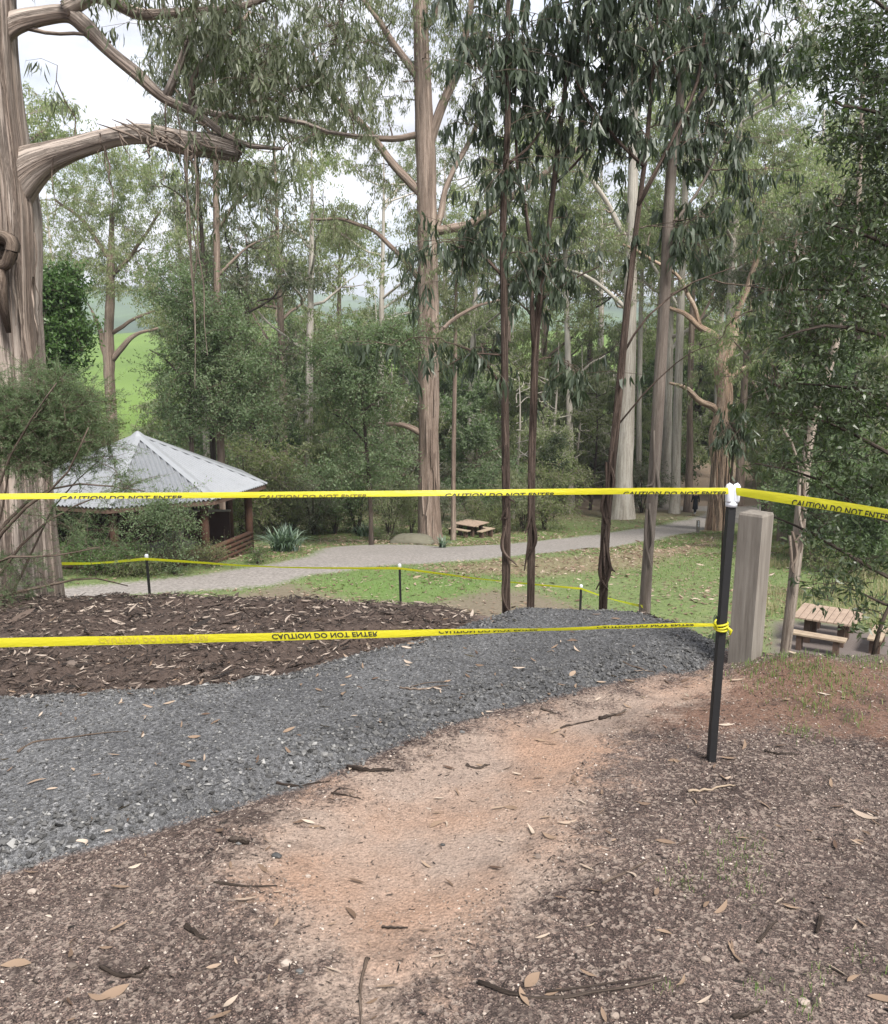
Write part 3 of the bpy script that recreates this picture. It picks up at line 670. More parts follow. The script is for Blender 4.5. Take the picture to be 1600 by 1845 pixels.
def B(px, py, Y, rpx, rpy=None, rY=None, w_=None):
    c = at(px, py, Y); k = Y / 1600.; rpy = rpy or rpx
    return (c, (rpx * k, rY if rY is not None else max(rpx, rpy) * k, rpy * k), w_ if w_ is not None else rpx * rpy)
def pp(pts, Y):   # (px,py[,dY])
    return np.array([at(p[0], p[1], Y + (p[2] if len(p) > 2 else 0)) for p in pts])
def pr(rs, Y): return [r_ * Y / 1600. for r_ in rs]
# ------------------------------------------------------------------ stakes, tape, post
M['black'] = simple('black_plastic', (.007, .007, .008), .6, .2, 30, 0, .5, .1)
M['white'] = simple('white_plastic', (.6, .62, .66), .4, .06, 20, 0, .5, 0)
M['tape'] = leafmat('yellow_tape', (.62, .54, .03), (.62, .54, .03), None, .35, .35, .5)
_t = M['tape'].node_tree; _b = _t.nodes['Principled BSDF']; _co = _t.nodes.new('ShaderNodeTexCoord').outputs['Object']
bump(_t, _b, tnoise(_t, vmul(_t, _co, (14, 14, 60)), 1, 5, .7), .7, .006)
M['ink'] = simple('black_ink', (.03, .028, .02), .5, .1, 30, 0, .4, 0)
M['ink_faded'] = simple('faded_ink', (.42, .34, .04), .5, .1, 30, 0, .4, 0)
M['ink_worn'] = simple('worn_ink', (.15, .12, .02), .5, .1, 30, 0, .4, 0)
def woodmat(name, c1, c2, c3, ax=(3, 3, .35), sc=9):
    m, t, b = new_mat(name); co = t.nodes.new('ShaderNodeTexCoord').outputs['Object']
    n = tnoise(t, vmul(t, co, ax), sc, 6, .65); n2 = tnoise(t, co, 2.3, 4, .6)
    col = ramp(t, n, [(.32, c3), (.5, c2), (.68, c1)]); col = mix(t, .5, col, mix(t, n2, c3, c1))
    t.links.new(col, b.inputs['Base Color']); b.inputs['Roughness'].default_value = .8; b.inputs['Specular IOR Level'].default_value = .2
    bump(t, b, n, .5, .006); return m
M['post'] = woodmat('weathered_post_wood', (.27, .245, .212), (.17, .15, .128), (.075, .064, .054), (5, 5, .35), 7)
M['slat'] = woodmat('table_slat_wood', (.34, .26, .20), (.28, .21, .16), (.18, .13, .10), (1.2, 1.2, 1.2), 5)
M['beam'] = woodmat('dark_table_wood', (.12, .08, .06), (.08, .052, .04), (.05, .032, .025), (2, 2, 1), 6)
M['bench_w'] = woodmat('bench_wood', (.36, .29, .21), (.28, .22, .155), (.18, .13, .1), (1.2, 1.2, 1.2), 5)
M['log'] = woodmat('red_brown_log', (.095, .05, .032), (.06, .031, .021), (.03, .017, .013), (3, 3, 3), 3)
M['panel'] = simple('dark_panel', (.045, .022, .018), .7, .2, 3)
M['conc'] = simple('concrete', (.34, .32, .29), .85, .15, 6)
M['steel'] = simple('grey_steel', (.42, .42, .43), .5, .1, 6, .6)
M['rock'] = simple('mossy_rock', (.115, .108, .08), .9, .35, 3, 0, .2, .8)

def stake(top, base, w_, label, group=None, name='barrier_stake'):
    top = np.array(top, float); base = np.array(base, float)
    root = thing(name, base, label, 'stake', group)
    t = top - base; mb = MB(); n = 10
    P = [base - base + t * q - np.array([0, 0, .06]) * (q == 0) for q in np.linspace(0, 1, n)]
    h = w_ / 2; V = []; 
    ex = np.array([1., .12, 0]); ey = np.array([-.12, 1., 0])
    for p in P: V += [p + ex * h * a + ey * h * b for a, b in ((-1, -1), (1, -1), (1, 1), (-1, 1))]
    Q_ = []
    for i in range(n - 1):
        for j in range(4): Q_.append([i * 4 + j, i * 4 + (j + 1) % 4, i * 4 + 4 + (j + 1) % 4, i * 4 + 4 + j])
    Q_.append([(n - 1) * 4 + k for k in range(4)])
    mb.add(V, Q_); mb.build('shaft', M['black'], root)
    return root, t
s_base = gpt(1281, 1371); s_top = at(1319, 888, s_base[1] - .01)
near, tv = stake(s_top, s_base, .0285, 'nearest black plastic stake with white caps on top, beside the grey timber post')
for dx, tl in ((-.010, -.06), (.012, .05)):
    mb = MB(); c = tv + np.array([dx, -.006, -.03])
    zz = np.array([-.012, -.006, .03, .048, .056, .06]); rr = [.0145, .016, .016, .0145, .010, .001]
    mb.tube([c + np.array([tl * z_, 0, z_ + .008]) for z_ in zz], rr, 14, 0)
    mb.tube([c + np.array([0, -.004, .062]), c + np.array([tl * .1, -.004, .070])], [.0035, .002], 8)
    mb.build('cap', M['white'], near, True)
mb = MB(); c = tv + np.array([0, 0, -.052]); mb.tube([c, c + np.array([0, 0, .02])], [.0225, .022], 16); mb.build('collar', M['white'], near, True)

from mathutils import Matrix
def text_mesh(body, size=1.0, shear=0.0):
    cu = bpy.data.curves.new('t', 'FONT'); cu.body = body; cu.size = size; cu.shear = shear; cu.space_character = 1.06; cu.resolution_u = 3; cu.offset = .028
    o = bpy.data.objects.new('t', cu); COL.objects.link(o); dg = bpy.context.evaluated_depsgraph_get(); dg.update()
    me = bpy.data.meshes.new_from_object(o.evaluated_get(dg)); bpy.data.objects.remove(o)
    bm = bmesh.new(); bm.from_mesh(me); bpy.data.meshes.remove(me); return bm
def tape(name, P, label, width, tilt, texts=(), parent=None, n=80, group=None, sag=0, fold=.0):
    """P: control points; tilt: list of roll angle (0 = flat upright facing camera); texts: (s0, s1, flip, cut, mat)"""
    C_ = smoothpath(P, n); Ls = np.concatenate([[0], np.cumsum(np.linalg.norm(np.diff(C_, axis=0), axis=1))]); Lt = Ls[-1]
    T_ = np.gradient(C_, axis=0); T_ /= np.linalg.norm(T_, axis=1)[:, None]
    up_ = np.array([0, 0, 1.]); Nn = np.cross(T_, up_); Nn /= np.linalg.norm(Nn, axis=1)[:, None]      # towards camera side (for left->right: -Y)
    Up = np.cross(Nn, T_)
    tl = interp_r(tilt, n); wd = interp_r(width, n)
    Uv = Up * np.cos(tl)[:, None] + Nn * np.sin(tl)[:, None]
    Fn = np.cross(T_, Uv)
    k = 5; V = []; prof = np.linspace(-.5, .5, k)
    bow = .05 * (1 - (2 * prof) ** 2)
    G = C_[:, None] + Uv[:, None] * (prof[None, :, None] * wd[:, None, None]) + Fn[:, None] * (bow[None, :, None] * wd[:, None, None]) 
    wob = (noise(Ls * 9, 3.3) + .6 * noise(Ls * 31, 5.1))[:, None] * .003 * (np.minimum(1, width[0] * 20 if hasattr(width, '__len__') else 1))
    G = G + Fn[:, None] * wob[:, :, None]
    idx_ = np.arange(n * k).reshape(n, k)
    Q_ = np.stack([idx_[:-1, :-1], idx_[1:, :-1], idx_[1:, 1:], idx_[:-1, 1:]], -1).reshape(-1, 4)
    base = C_[0]
    o = mesh_np(name, G.reshape(-1, 3) - base, [Q_], M['tape'], None, {'rnd': np.full(n * k, .5)}, True)
    o.location = [float(v) for v in base]
    tag(o, label, 'tape', group)
    for (s0, s1, flip, cut, mt) in texts:
        bm = text_mesh('CAUTION DO NOT ENTER', 1.0, .18)
        if not flip and cut > -1:
            bmesh.ops.bisect_plane(bm, geom=bm.verts[:] + bm.edges[:] + bm.faces[:], plane_co=(0, cut, 0), plane_no=(0, 1, 0), clear_inner=True)
        if flip and cut > -1:
            bmesh.ops.bisect_plane(bm, geom=bm.verts[:] + bm.edges[:] + bm.faces[:], plane_co=(0, cut, 0), plane_no=(0, 1, 0), clear_inner=True)
        bmesh.ops.triangulate(bm, faces=bm.faces[:])
        X = np.array([v.co[:] for v in bm.verts]); bm.verts.index_update(); Tt = np.array([[v.index for v in f.verts] for f in bm.faces]); bm.free()
        if not len(X): continue
        xm, xM = 0, 12.2
        xm, xM = X[:, 0].min(), X[:, 0].max(); u = s0 + (X[:, 0] - xm) / (xM - xm) * (s1 - s0)
        yv = X[:, 1] / .72                      # cap height -> 1
        if flip: q = .5 - .15 - (yv) * .62 + (0 if cut < 0 else .12) 
        else:
            c_ = max(cut, 0) / .72; q = -.46 + (yv - c_) * .62 + (.1 if cut < 0 else 0)
        ii = lambda A_: np.stack([np.interp(u, Ls, A_[:, j]) for j in range(3)], 1)
        w2 = np.interp(u, Ls, wd)
        bw = .05 * (1 - (2 * q) ** 2)
        wv = np.interp(u, Ls, wob[:, 0])
        VV = ii(C_) + ii(Uv) * (q * w2)[:, None] + ii(Fn) * (bw * w2 + wv + .0018)[:, None]
        mesh_np('lettering', VV - base, [Tt], M[mt], o, None, False)
    return o, Ls, C_
def s_at_px(C_, Ls, px):
    P = np.asarray(C_); c, s = math.cos(R(PITCH)), math.sin(R(PITCH))
    depth = P[:, 1] * c - (P[:, 2] - CZ) * s; u = 800 + 1600 * P[:, 0] / depth
    return float(np.interp(px, u, Ls))
# top tape, left of the stake
yS = s_base[1] - .028
def tape_px(name, pts, texts, **kw):
    P = [at(*p) for p in pts]; C_ = smoothpath(P, 80); Ls = np.concatenate([[0], np.cumsum(np.linalg.norm(np.diff(C_, axis=0), axis=1))])
    T_ = [(s_at_px(C_, Ls, a), s_at_px(C_, Ls, b_), f, c, m_) for a, b_, f, c, m_ in texts]
    return tape(name, P, texts=T_, **kw)
tape_px('caution_tape', [(-900, 915, yS - .6), (-260, 898, yS - .35), (0, 894.5, yS - .22), (400, 892, yS - .12), (800, 888.5, yS - .05), (1100, 885, yS), (1318, 884.5, yS)],
        [(108, 328, 0, .2, 'ink'), (467, 660, 0, .25, 'ink_worn'), (802, 998, 0, .28, 'ink'), (1123, 1308, 0, .24, 'ink')],
        label='upper yellow caution tape running left from the white stake caps across the shelter roof', width=[.022, .022, .021, .021, .022, .024, .024], tilt=[-.2, -.2, -.45, -.1, -.4, .1, -.1])
tape_px('caution_tape', [(1326, 885, yS), (1420, 899, yS - .16), (1520, 914, yS - .32), (1640, 934, yS - .52), (1800, 962, yS - .75), (2350, 1055, yS - 1.25)],
        [(1428, 1602, 0, .13, 'ink')],
        label='yellow caution tape running right from the white stake caps past the dark foliage', width=[.03, .036, .036, .034, .034, .034], tilt=[0, -.1, -.1, -.1, -.1, -.1])
tape_px('caution_tape', [(-900, 1176, yS - .55), (-260, 1162, yS - .3), (0, 1158, yS - .2), (350, 1151, yS - .12), (700, 1142, yS - .05), (850, 1138, yS), (980, 1134, yS), (1200, 1127, yS), (1290, 1126, yS)],
        [(178, 376, 1, -9, 'ink_faded'), (490, 680, 1, -9, 'ink'), (790, 968, 1, .3, 'ink'), (1075, 1250, 1, .2, 'ink')],
        label='lower yellow caution tape with upside-down lettering, crossing low above the gravel', width=[.036, .036, .036, .034, .03, .024, .016, .02, .012], tilt=[.1, .1, 0, .1, 0, .2, .6, .2, 0])
# knot of tape on the near stake
mb = MB(); c = at(1299, 1128, yS + .02)
for k_ in range(3):
    z0 = -.008 + .008 * k_; mb.tube([c + np.array([.025 * math.cos(a), .025 * math.sin(a), z0 + .006 * math.sin(a + k_)]) for a in np.linspace(0, 2 * math.pi, 17)], .0045, 5, cap=False)
mb.tube([c + np.array([.02, -.02, 0]), c + np.array([.034, -.02, -.012]), c + np.array([.03, -.02, -.03])], [.005, .007, .004], 5)
mb.tube([c + np.array([-.02, -.02, 0]), c + np.array([-.032, -.02, .02]), c + np.array([-.026, -.02, .034])], [.004, .005, .003], 5)
kn = mb.build('tape_knot', M['tape'], None, True, loc0=c); kn.location = list(c); tag(kn, 'twisted knot of yellow tape tied halfway up the nearest black stake', 'tape knot')
# far stakes and their tapes
FS = [((264, 1003), 9.9, 'far black stake at left standing against the gravel path below the shelter'), ((720, 1020), 10.5, 'far black stake in the middle standing before the bright green lawn'), ((1047, 1057), 11.5, 'short-looking far black stake between the slender trunks near the gravel crest')]
tops = []
for (px, py), Y_, lb in FS:
    tp = at(px, py, Y_); bs = np.array([tp[0] + .03 * (1 if px < 1000 else -.6), Y_, hz(tp[0], Y_)])
    rt, tv_ = stake(tp, bs, .026, lb, 'far barrier stakes below the mulch bank')
    mb = MB(); mb.tube([tv_ + np.array([0, 0, -.03]), tv_ + np.array([0, 0, .02]), tv_ + np.array([0, 0, .03])], [.022, .022, .01], 10); mb.build('cap', M['white'], rt, True); tops.append(tp)
def thin(a, b_, label, sag=.06, w_=.03, tl=(.3, .8, .3)):
    a = np.array(a); b_ = np.array(b_); mid = (a + b_) / 2 - np.array([0, 0, sag])
    tape('caution_tape', [a, mid, b_], label, [w_, w_ * .8, w_], list(tl), n=40)
dz_ = np.array([0, -.03, -.02])
thin(at(60, 1016, 7.6), tops[0] + dz_, 'far yellow tape from the big left trunk to the left stake', .02, .035)
thin(tops[0] + dz_, tops[1] + dz_, 'far yellow tape strung between left and middle stakes over the path', .04, .035)
thin(tops[1] + dz_, tops[2] + dz_, 'far yellow tape strung from middle stake over the green lawn', .02, .03)
thin(tops[2] + dz_, at(1158, 1093, 9.2), 'yellow tape sloping from the short stake down to a grey trunk', .02, .032)
# timber post
pb = gpt(1342, 1186); Yp = pb[1] + .02
root = thing('timber_post', pb, 'thick square weathered grey timber post with chamfered top beside the black stake', 'post')
mb = MB(); hh = at(1350, 922, Yp)[2] - pb[2]; rz = R(-45); hw = .066
cs = [(hw * math.cos(rz + a) * 1.414, hw * math.sin(rz + a) * 1.414) for a in (R(45), R(135), R(225), R(315))]
V = []; lv = [(-.2, 1), (.2, 1), (.5, 1), (hh - .012, 1), (hh, .93)]
for z_, s_ in lv: V += [[x_ * s_ + .0 + z_ * .012, y_ * s_, z_] for x_, y_ in cs]
Q_ = [[i * 4 + j, i * 4 + (j + 1) % 4, i * 4 + 4 + (j + 1) % 4, i * 4 + 4 + j] for i in range(len(lv) - 1) for j in range(4)] + [[16, 17, 18, 19]]
mb.add(V, Q_); mb.build('post_body', M['post'], root)
# ------------------------------------------------------------------ picnic tables
def picnic_table(loc, rz, label, group, top=(1.55, 1.5), nsl=9):
    root = thing('picnic_table', loc, label, 'picnic table', group, rz)
    lx, ly = top; sw = lx / nsl
    mb = MB()
    for i in range(nsl): mb.box((-lx / 2 + sw * (i + .5), 0, .73), (sw - .016, ly, .045), bev=.004)
    mb.build('table_top', M['slat'], root)
    mb = MB()
    for sy in (-1, 1): mb.box((0, sy * ly * .33, .68), (lx - .12, .08, .055))
    mb.build('top_frame', M['beam'], root)
    for sx in (-1, 1):
        for sy in (-1, 1):
            mb = MB(); mb.box((sx * lx * .27, sy * ly * .27, .325), (.17, .17, .655), bev=.006); mb.build('table_leg', M['beam'], root)
    return root
def bench(loc, rz, label, group, L_=1.35):
    root = thing('picnic_bench', loc, label, 'bench', group, rz)
    mb = MB()
    for k_ in (-1, 1): mb.box((0, k_ * .09, .43), (L_, .165, .05), bev=.005)
    mb.build('seat', M['bench_w'], root)
    for s_ in (-1, 1):
        mb = MB(); mb.box((s_ * L_ * .33, 0, .2), (.13, .26, .41), bev=.005); mb.build('leg', M['beam'], root)
def table_set(c, rz, tl, bl, g, scale=1., off=1.08, skip=(), gz=None):
    x, y = c; z = hz(x, y) + .01 if gz is None else gz
    r0 = picnic_table((x, y, z), rz, tl, None)
    for k_, lb in enumerate(bl):
        if lb is None: continue
        a = rz - math.pi / 2 + k_ * math.pi / 2
        bx, by = x + off * math.cos(a), y + off * math.sin(a)
        bench((bx, by, (hz(bx, by) + .01) if gz is None else gz), a + math.pi / 2, lb, g)
c1 = gp(848, 966); 
table_set((c1[0], c1[1]), R(-38), 'small distant brown picnic table on the grass right of the big trunk',
          ['front bench of the distant picnic table, facing the path', 'right-hand bench of the distant picnic table', 'rear bench of the distant picnic table, mostly hidden', 'leftmost bench of the distant picnic table beside the big trunk'], 'benches round the distant table')
c2 = at(1492, 1108, 23.0)
table_set((c2[0], 23.0), R(-33), 'reddish brown slatted picnic table on the concrete pad behind the timber post',
          ['nearest bench of the slatted table on the concrete pad', 'right-hand bench of the slatted table, partly behind leaves', 'rear bench hidden behind the slatted table on the pad', None], 'benches round the near table', off=1.25)

# ------------------------------------------------------------------ shelter
def shelter():
    Yc = 36.0; ap = at(248, 782, Yc); C0 = np.array([ap[0], Yc, 0]); ez = -4.28; gz_ = hz(ap[0], Yc) + .05; Rr = 5.12
    base = np.array([ap[0], Yc, gz_]); root = thing('picnic_shelter', base, 'eight-sided timber picnic shelter with pale corrugated metal roof', 'shelter')
    angs = [R(85 - 45 * k_) for k_ in range(8)]
    cor = [np.array([Rr * math.cos(a), -Rr * math.sin(a), ez - gz_]) for a in angs]; apx = np.array([0, 0, ap[2] - gz_])
    # material for the sheets: corrugations are geometry
    rm, t, b = new_mat('corrugated_metal'); co = t.nodes.new('ShaderNodeTexCoord').outputs['Object']
    n1 = tnoise(t, co, .8, 5, .6); n2 = tnoise(t, co, 6, 5, .7)
    col = mix(t, n1, (.21, .22, .235), (.27, .28, .295)); col = mix(t, mth(t, 'MULTIPLY', ramp(t, n2, [(.5, (0, 0, 0)), (.7, (1, 1, 1))]), .3), col, (.12, .12, .11))
    t.links.new(col, b.inputs['Base Color']); b.inputs['Roughness'].default_value = .42; b.inputs['Metallic'].default_value = .35
    roof = None
    for k_ in range(8):
        a, c = cor[k_], cor[(k_ + 1) % 8]; e = c - a; Lw = np.linalg.norm(e); m = 200
        nrm = np.cross(e, apx - a); nrm /= np.linalg.norm(nrm); nrm *= np.sign(nrm[2])
        V = []; rows = 8
        for i in range(m + 1):
            q = i / m; p0 = a + e * q; h = min(q, 1 - q) * 2     # sheet runs straight up slope until it meets the hip
            mid = (a + c) / 2; slope = apx - mid
            for r_ in range(rows + 1): V.append(p0 + slope * h * r_ / rows + nrm * .042 * math.sin(q * Lw / .17 * 2 * math.pi))
        V = np.array(V); ii = np.arange((m + 1) * (rows + 1)).reshape(m + 1, rows + 1)
        Q_ = np.stack([ii[:-1, :-1], ii[1:, :-1], ii[1:, 1:], ii[:-1, 1:]], -1).reshape(-1, 4)
        s_ = mesh_np('roof_sheet', V, [Q_], rm, root, None, True)
        mb = MB(); dpt = apx - a; pz = np.array([0, 0, .055])
        wv = np.cross(dpt, [0, 0, 1.]); wv /= np.linalg.norm(wv)
        VV = []
        for q in (0, .5, .985):
            p = a + dpt * q + pz
            VV += [p - wv * .2 - [0, 0, .045], p, p + wv * .2 - [0, 0, .045]]
        mb.add(VV, [[0, 1, 4, 3], [1, 2, 5, 4], [3, 4, 7, 6], [4, 5, 8, 7]])
        mb.build('hip_cap', M['steel_roof'], root)
        mb = MB(); mid = (a + c) / 2; mb.box(mid * np.array([.985, .985, 1]) - [0, 0, .12], (Lw * .985, .05, .17), rz=math.atan2(e[1], e[0])); mb.build('fascia', M['beam'], root)
    mb = MB(); mb.tube([apx - [0, 0, .1], apx + [0, 0, .09], apx + [0, 0, .13]], [.34, .1, .02], 8); mb.build('roof_finial', M['steel_roof'], root)
    post = [np.array([4.3 * math.cos(a), -4.3 * math.sin(a), 0]) for a in angs]
    def ceilz(r_): return ez - gz_ + (apx[2] - ez + gz_) * (1 - r_ / (Rr * .95))
    for k_, p in enumerate(post):
        gzl = hz(C0[0] + p[0], Yc + p[1]) - gz_ - .1
        mb = MB(); mb.tube([p + [0, 0, min(gzl, -.05)], p + [0, 0, ceilz(4.3) - .05]], [.17, .155], 14, .05, k_); mb.build('post', M['log'], root, True)
        mb = MB(); mb.tube([p * .98 + [0, 0, ceilz(4.3) - .12], [0, 0, apx[2] - .25]], [.07, .07], 8); mb.build('rafter', M['log'], root, True)
    for k_ in (7, 0, 1):
        a, c = post[k_], post[(k_ + 1) % 8]
        mb = MB()
        gl = min(hz(C0[0] + (a[0] + c[0]) / 2, Yc + (a[1] + c[1]) / 2) - gz_, 0)
        for j in range(5): mb.tube([a * 1.02 + [0, 0, gl + .1 + j * .19], c * 1.02 + [0, 0, gl + .1 + j * .19]], [.1, .1], 10, .05, j)
        mb.build('log_wall', M['log'], root, True)
    mb = MB(); mb.box((2.1, 1.9, .75), (2.0, .1, 1.45), rz=.05); wl = mb.build('screen_wall', M['panel'], root)
    mb = MB(); mb.box((2.1, 1.88, 1.5), (2.1, .16, .06), rz=.05); mb.build('coping', M['conc'], wl)
    mb = MB(); mb.box((-1.6, 2.2, .75), (3.4, .12, 1.5), rz=-.05); wl = mb.build('screen_wall', M['panel'], root)
    mb = MB(); mb.box((1.2, -1.3, .72), (2.4, .75, .06), rz=.25); mb.box((1.2, -1.3, .36), (1.4, .4, .66), rz=.25); mb.build('counter', M['conc'], root)
    mb = MB(); mb.tube([(0, 0, -.5), (0, 0, .02)], [4.7, 4.7], 8); mb.build('floor_slab', M['conc'], root)
    mb = MB(); mb.tube([(-5.2, -3.9, .6), (-1.4, -4.5, 1.25)], [.05, .05], 6); mb.tube([(-4.6, -4.2, -.3), (-4.6, -4.2, .72)], [.04, .04], 6); mb.tube([(-2.4, -4.4, -.3), (-2.4, -4.4, 1.05)], [.04, .04], 6); mb.build('ramp_rail', M['bench_w'], root)
M['steel_roof'] = simple('roof_flashing', (.25, .26, .275), .5, .08, 3, .2, .5, 0)
shelter()

# ------------------------------------------------------------------ bollard, rock
bb = gpt(1257, 960)
root = thing('marker_bollard', bb, 'short dark trail bollard with pale round markers beside the path', 'bollard')
mb = MB(); mb.box((0, 0, .36), (.17, .17, .82), bev=.012); mb.build('bollard_body', M['beam'] if False else M['post'], root)
for k_ in range(3):
    mb = MB(); mb.tube([(0, -.083, .69 - k_ * .12), (0, -.092, .69 - k_ * .12)], [.045, .045], 14); mb.build('marker_disc', M['white'], root)
rb = gp(744, 980); V, T_ = ico_base(4)
d = 1 + .22 * noise(V[:, 0] * 1.5, V[:, 1] * 1.5, V[:, 2] * 1.5, 4) + .06 * noise(V[:, 0] * 5, V[:, 1] * 5, V[:, 2] * 5, 6)
V = V * d[:, None] * np.array([1.1, .6, .42]); rk = mesh_np('boulder', V, [T_], M['rock'], None, None, True); rk.location = (rb[0], rb[1], rb[2] + .1)
tag(rk, 'low mossy boulder lying at the foot of the big central trunk', 'rock')

# ------------------------------------------------------------------ people (far away)
def skin_mesh(name, verts, edges, radii, mat, parent, root_i=0, sub=1):
    me = bpy.data.meshes.new('s'); me.from_pydata([tuple(v) for v in verts], edges, []); o = bpy.data.objects.new('s', me); COL.objects.link(o)
    bm = bmesh.new(); bm.from_mesh(me); ly = bm.verts.layers.skin.verify(); bm.verts.ensure_lookup_table()
    for i, v in enumerate(bm.verts):
        r_ = radii[i]; v[ly].radius = (r_, r_) if not hasattr(r_, '__len__') else r_; v[ly].use_root = (i == root_i)
    bm.to_mesh(me); bm.free()
    o.modifiers.new('k', 'SKIN'); md = o.modifiers.new('u', 'SUBSURF'); md.levels = sub; md.render_levels = sub
    dg = bpy.context.evaluated_depsgraph_get(); dg.update(); m2 = bpy.data.meshes.new_from_object(o.evaluated_get(dg)); bpy.data.objects.remove(o)
    m2.materials.clear(); m2.materials.append(mat); m2.name = name
    for p in m2.polygons: p.use_smooth = True
    r = bpy.data.objects.new(name, m2); COL.objects.link(r); r.parent = parent; return r
M['skin'] = simple('skin', (.38, .22, .16), .6, .1, 10, 0, .3, 0)
M['hair'] = simple('dark_hair', (.015, .011, .009), .6, .3, 40, 0, .4, .3)
M['robe'] = simple('black_cloth', (.008, .008, .011), .9, .3, 8, 0, .2, .4)
M['navy'] = simple('dark_blue_trousers', (.012, .014, .03), .9, .3, 8, 0, .2, .3)
M['green'] = simple('green_top', (.02, .16, .04), .85, .2, 8, 0, .2, .3)
M['shoe'] = simple('pale_shoe', (.5, .5, .5), .6, .1, 8, 0, .3, 0)
def person(loc, rz, label, coat, long_=True, legm='navy', stride=.16, h=1.7):
    root = thing('person', loc, label, 'person', None, rz); k_ = h / 1.7
    V = [(0, 0, .92), (0, 0, 1.08), (0, -.01, 1.25), (0, 0, 1.40), (0, .01, 1.47), (0, .015, 1.53), (0, .02, 1.61), (0, .01, 1.68)]
    E = [(i, i + 1) for i in range(7)]; Rr = [(.15, .11), (.13, .10), (.155, .105), (.12, .085), .055, .055, (.078, .092), .06]
    for s_ in (-1, 1):
        b_ = len(V); st = stride * s_
        V += [(s_ * .09, .02, .86), (s_ * .10, st * .5 + .02, .50), (s_ * .10, st - .03, .09), (s_ * .105, st + .12, .03)]; Rr += [.085, .056, .036, .034]
        E += [(0, b_), (b_, b_ + 1), (b_ + 1, b_ + 2), (b_ + 2, b_ + 3)]
        a = len(V); V += [(s_ * .19, 0, 1.37), (s_ * .24, -.02 - st * .3, 1.10), (s_ * .25, .06 - st * .8, .87), (s_ * .25, .08 - st * .9, .80)]; Rr += [.055, .042, .028, .03]
        E += [(3, a), (a, a + 1), (a + 1, a + 2), (a + 2, a + 3)]
        hy = .08 - st * .9
        for f, (dx, dy, l_) in enumerate([(-.025, .028, .05), (-.012, .012, .075), (0, 0, .085), (.008, -.012, .078), (.012, -.026, .06)]):
            q = len(V); V += [(s_ * .25 + dx * .6 * s_, hy + dy, .765), (s_ * .25 + dx * s_, hy + dy * 1.3 + .008, .765 - l_)]; Rr += [.009, .007]; E += [(a + 3, q), (q, q + 1)]
    skin_mesh('body', np.array(V) * k_, E, Rr, M['skin'], root)
    # hair, face
    mb = MB(); mb.tube(np.array([(0, -.005, 1.50), (0, -.02, 1.60), (0, -.005, 1.70), (0, .005, 1.735)]) * k_, [.08, .098, .085, .02], 14); mb.build('hair', M['hair'], root, True)
    mb = MB(); mb.tube(np.array([(0, .10, 1.60), (0, .125, 1.575)]) * k_, [.01, .014], 8); mb.build('nose', M['skin'], root, True)
    # coat
    mb = MB()
    zs = [.33, .6, .9, 1.08, 1.25, 1.38, 1.45] if long_ else [.88, .95, 1.02, 1.1, 1.25, 1.38, 1.45]
    rr = [.21, .19, .185, .165, .185, .165, .07] if long_ else [.18, .175, .17, .165, .18, .165, .07]
    n_ = 22; a = np.linspace(0, 2 * np.pi, n_, endpoint=False); VV = []
    for z_, r_ in zip(zs, rr):
        for t_ in a: VV.append(((r_ * (1 + .05 * math.sin(5 * t_ + z_ * 3) * (z_ < 1)) + (.03 if z_ > 1.2 and z_ < 1.42 else 0)) * math.cos(t_) * k_, r_ * .72 * math.sin(t_) * k_, z_ * k_))
    ii = np.arange(len(VV)).reshape(-1, n_); mb.add(VV, np.stack([ii[:-1], np.roll(ii[:-1], -1, 1), np.roll(ii[1:], -1, 1), ii[1:]], -1).reshape(-1, 4))
    for s_ in (-1, 1):
        st = stride * s_
        mb.tube(np.array([(s_ * .15, 0, 1.40), (s_ * .205, 0, 1.36), (s_ * .245, -.02 - st * .3, 1.10), (s_ * .252, .05 - st * .75, .86)]) * k_, [.07, .07, .058, .045], 12)
    mb.build('coat', M[coat], root, True)
    for s_ in (-1, 1):
        st = stride * s_; mb = MB()
        mb.tube(np.array([(s_ * .085, .02, .92), (s_ * .10, st * .5 + .02, .50), (s_ * .10, st - .03, .10)]) * k_, [.105, .075, .06], 12); mb.build('trouser_leg', M[legm], root, True)
        mb = MB(); mb.tube(np.array([(s_ * .10, st - .09, .045), (s_ * .10, st - .02, .055), (s_ * .105, st + .08, .045), (s_ * .107, st + .16, .03)]) * k_, [.035, .05, .046, .02], 10); mb.build('shoe', M['shoe'], root, True)
pg_ = gpt(1252, 925)
person(pg_, R(8), 'person in a long black coat walking away along the far path', 'robe', True, 'robe')
pg2 = gpt(1393, 905)
person(pg2, R(160), 'person in a green top and dark trousers half hidden by right foliage', 'green', False, 'navy', .1)

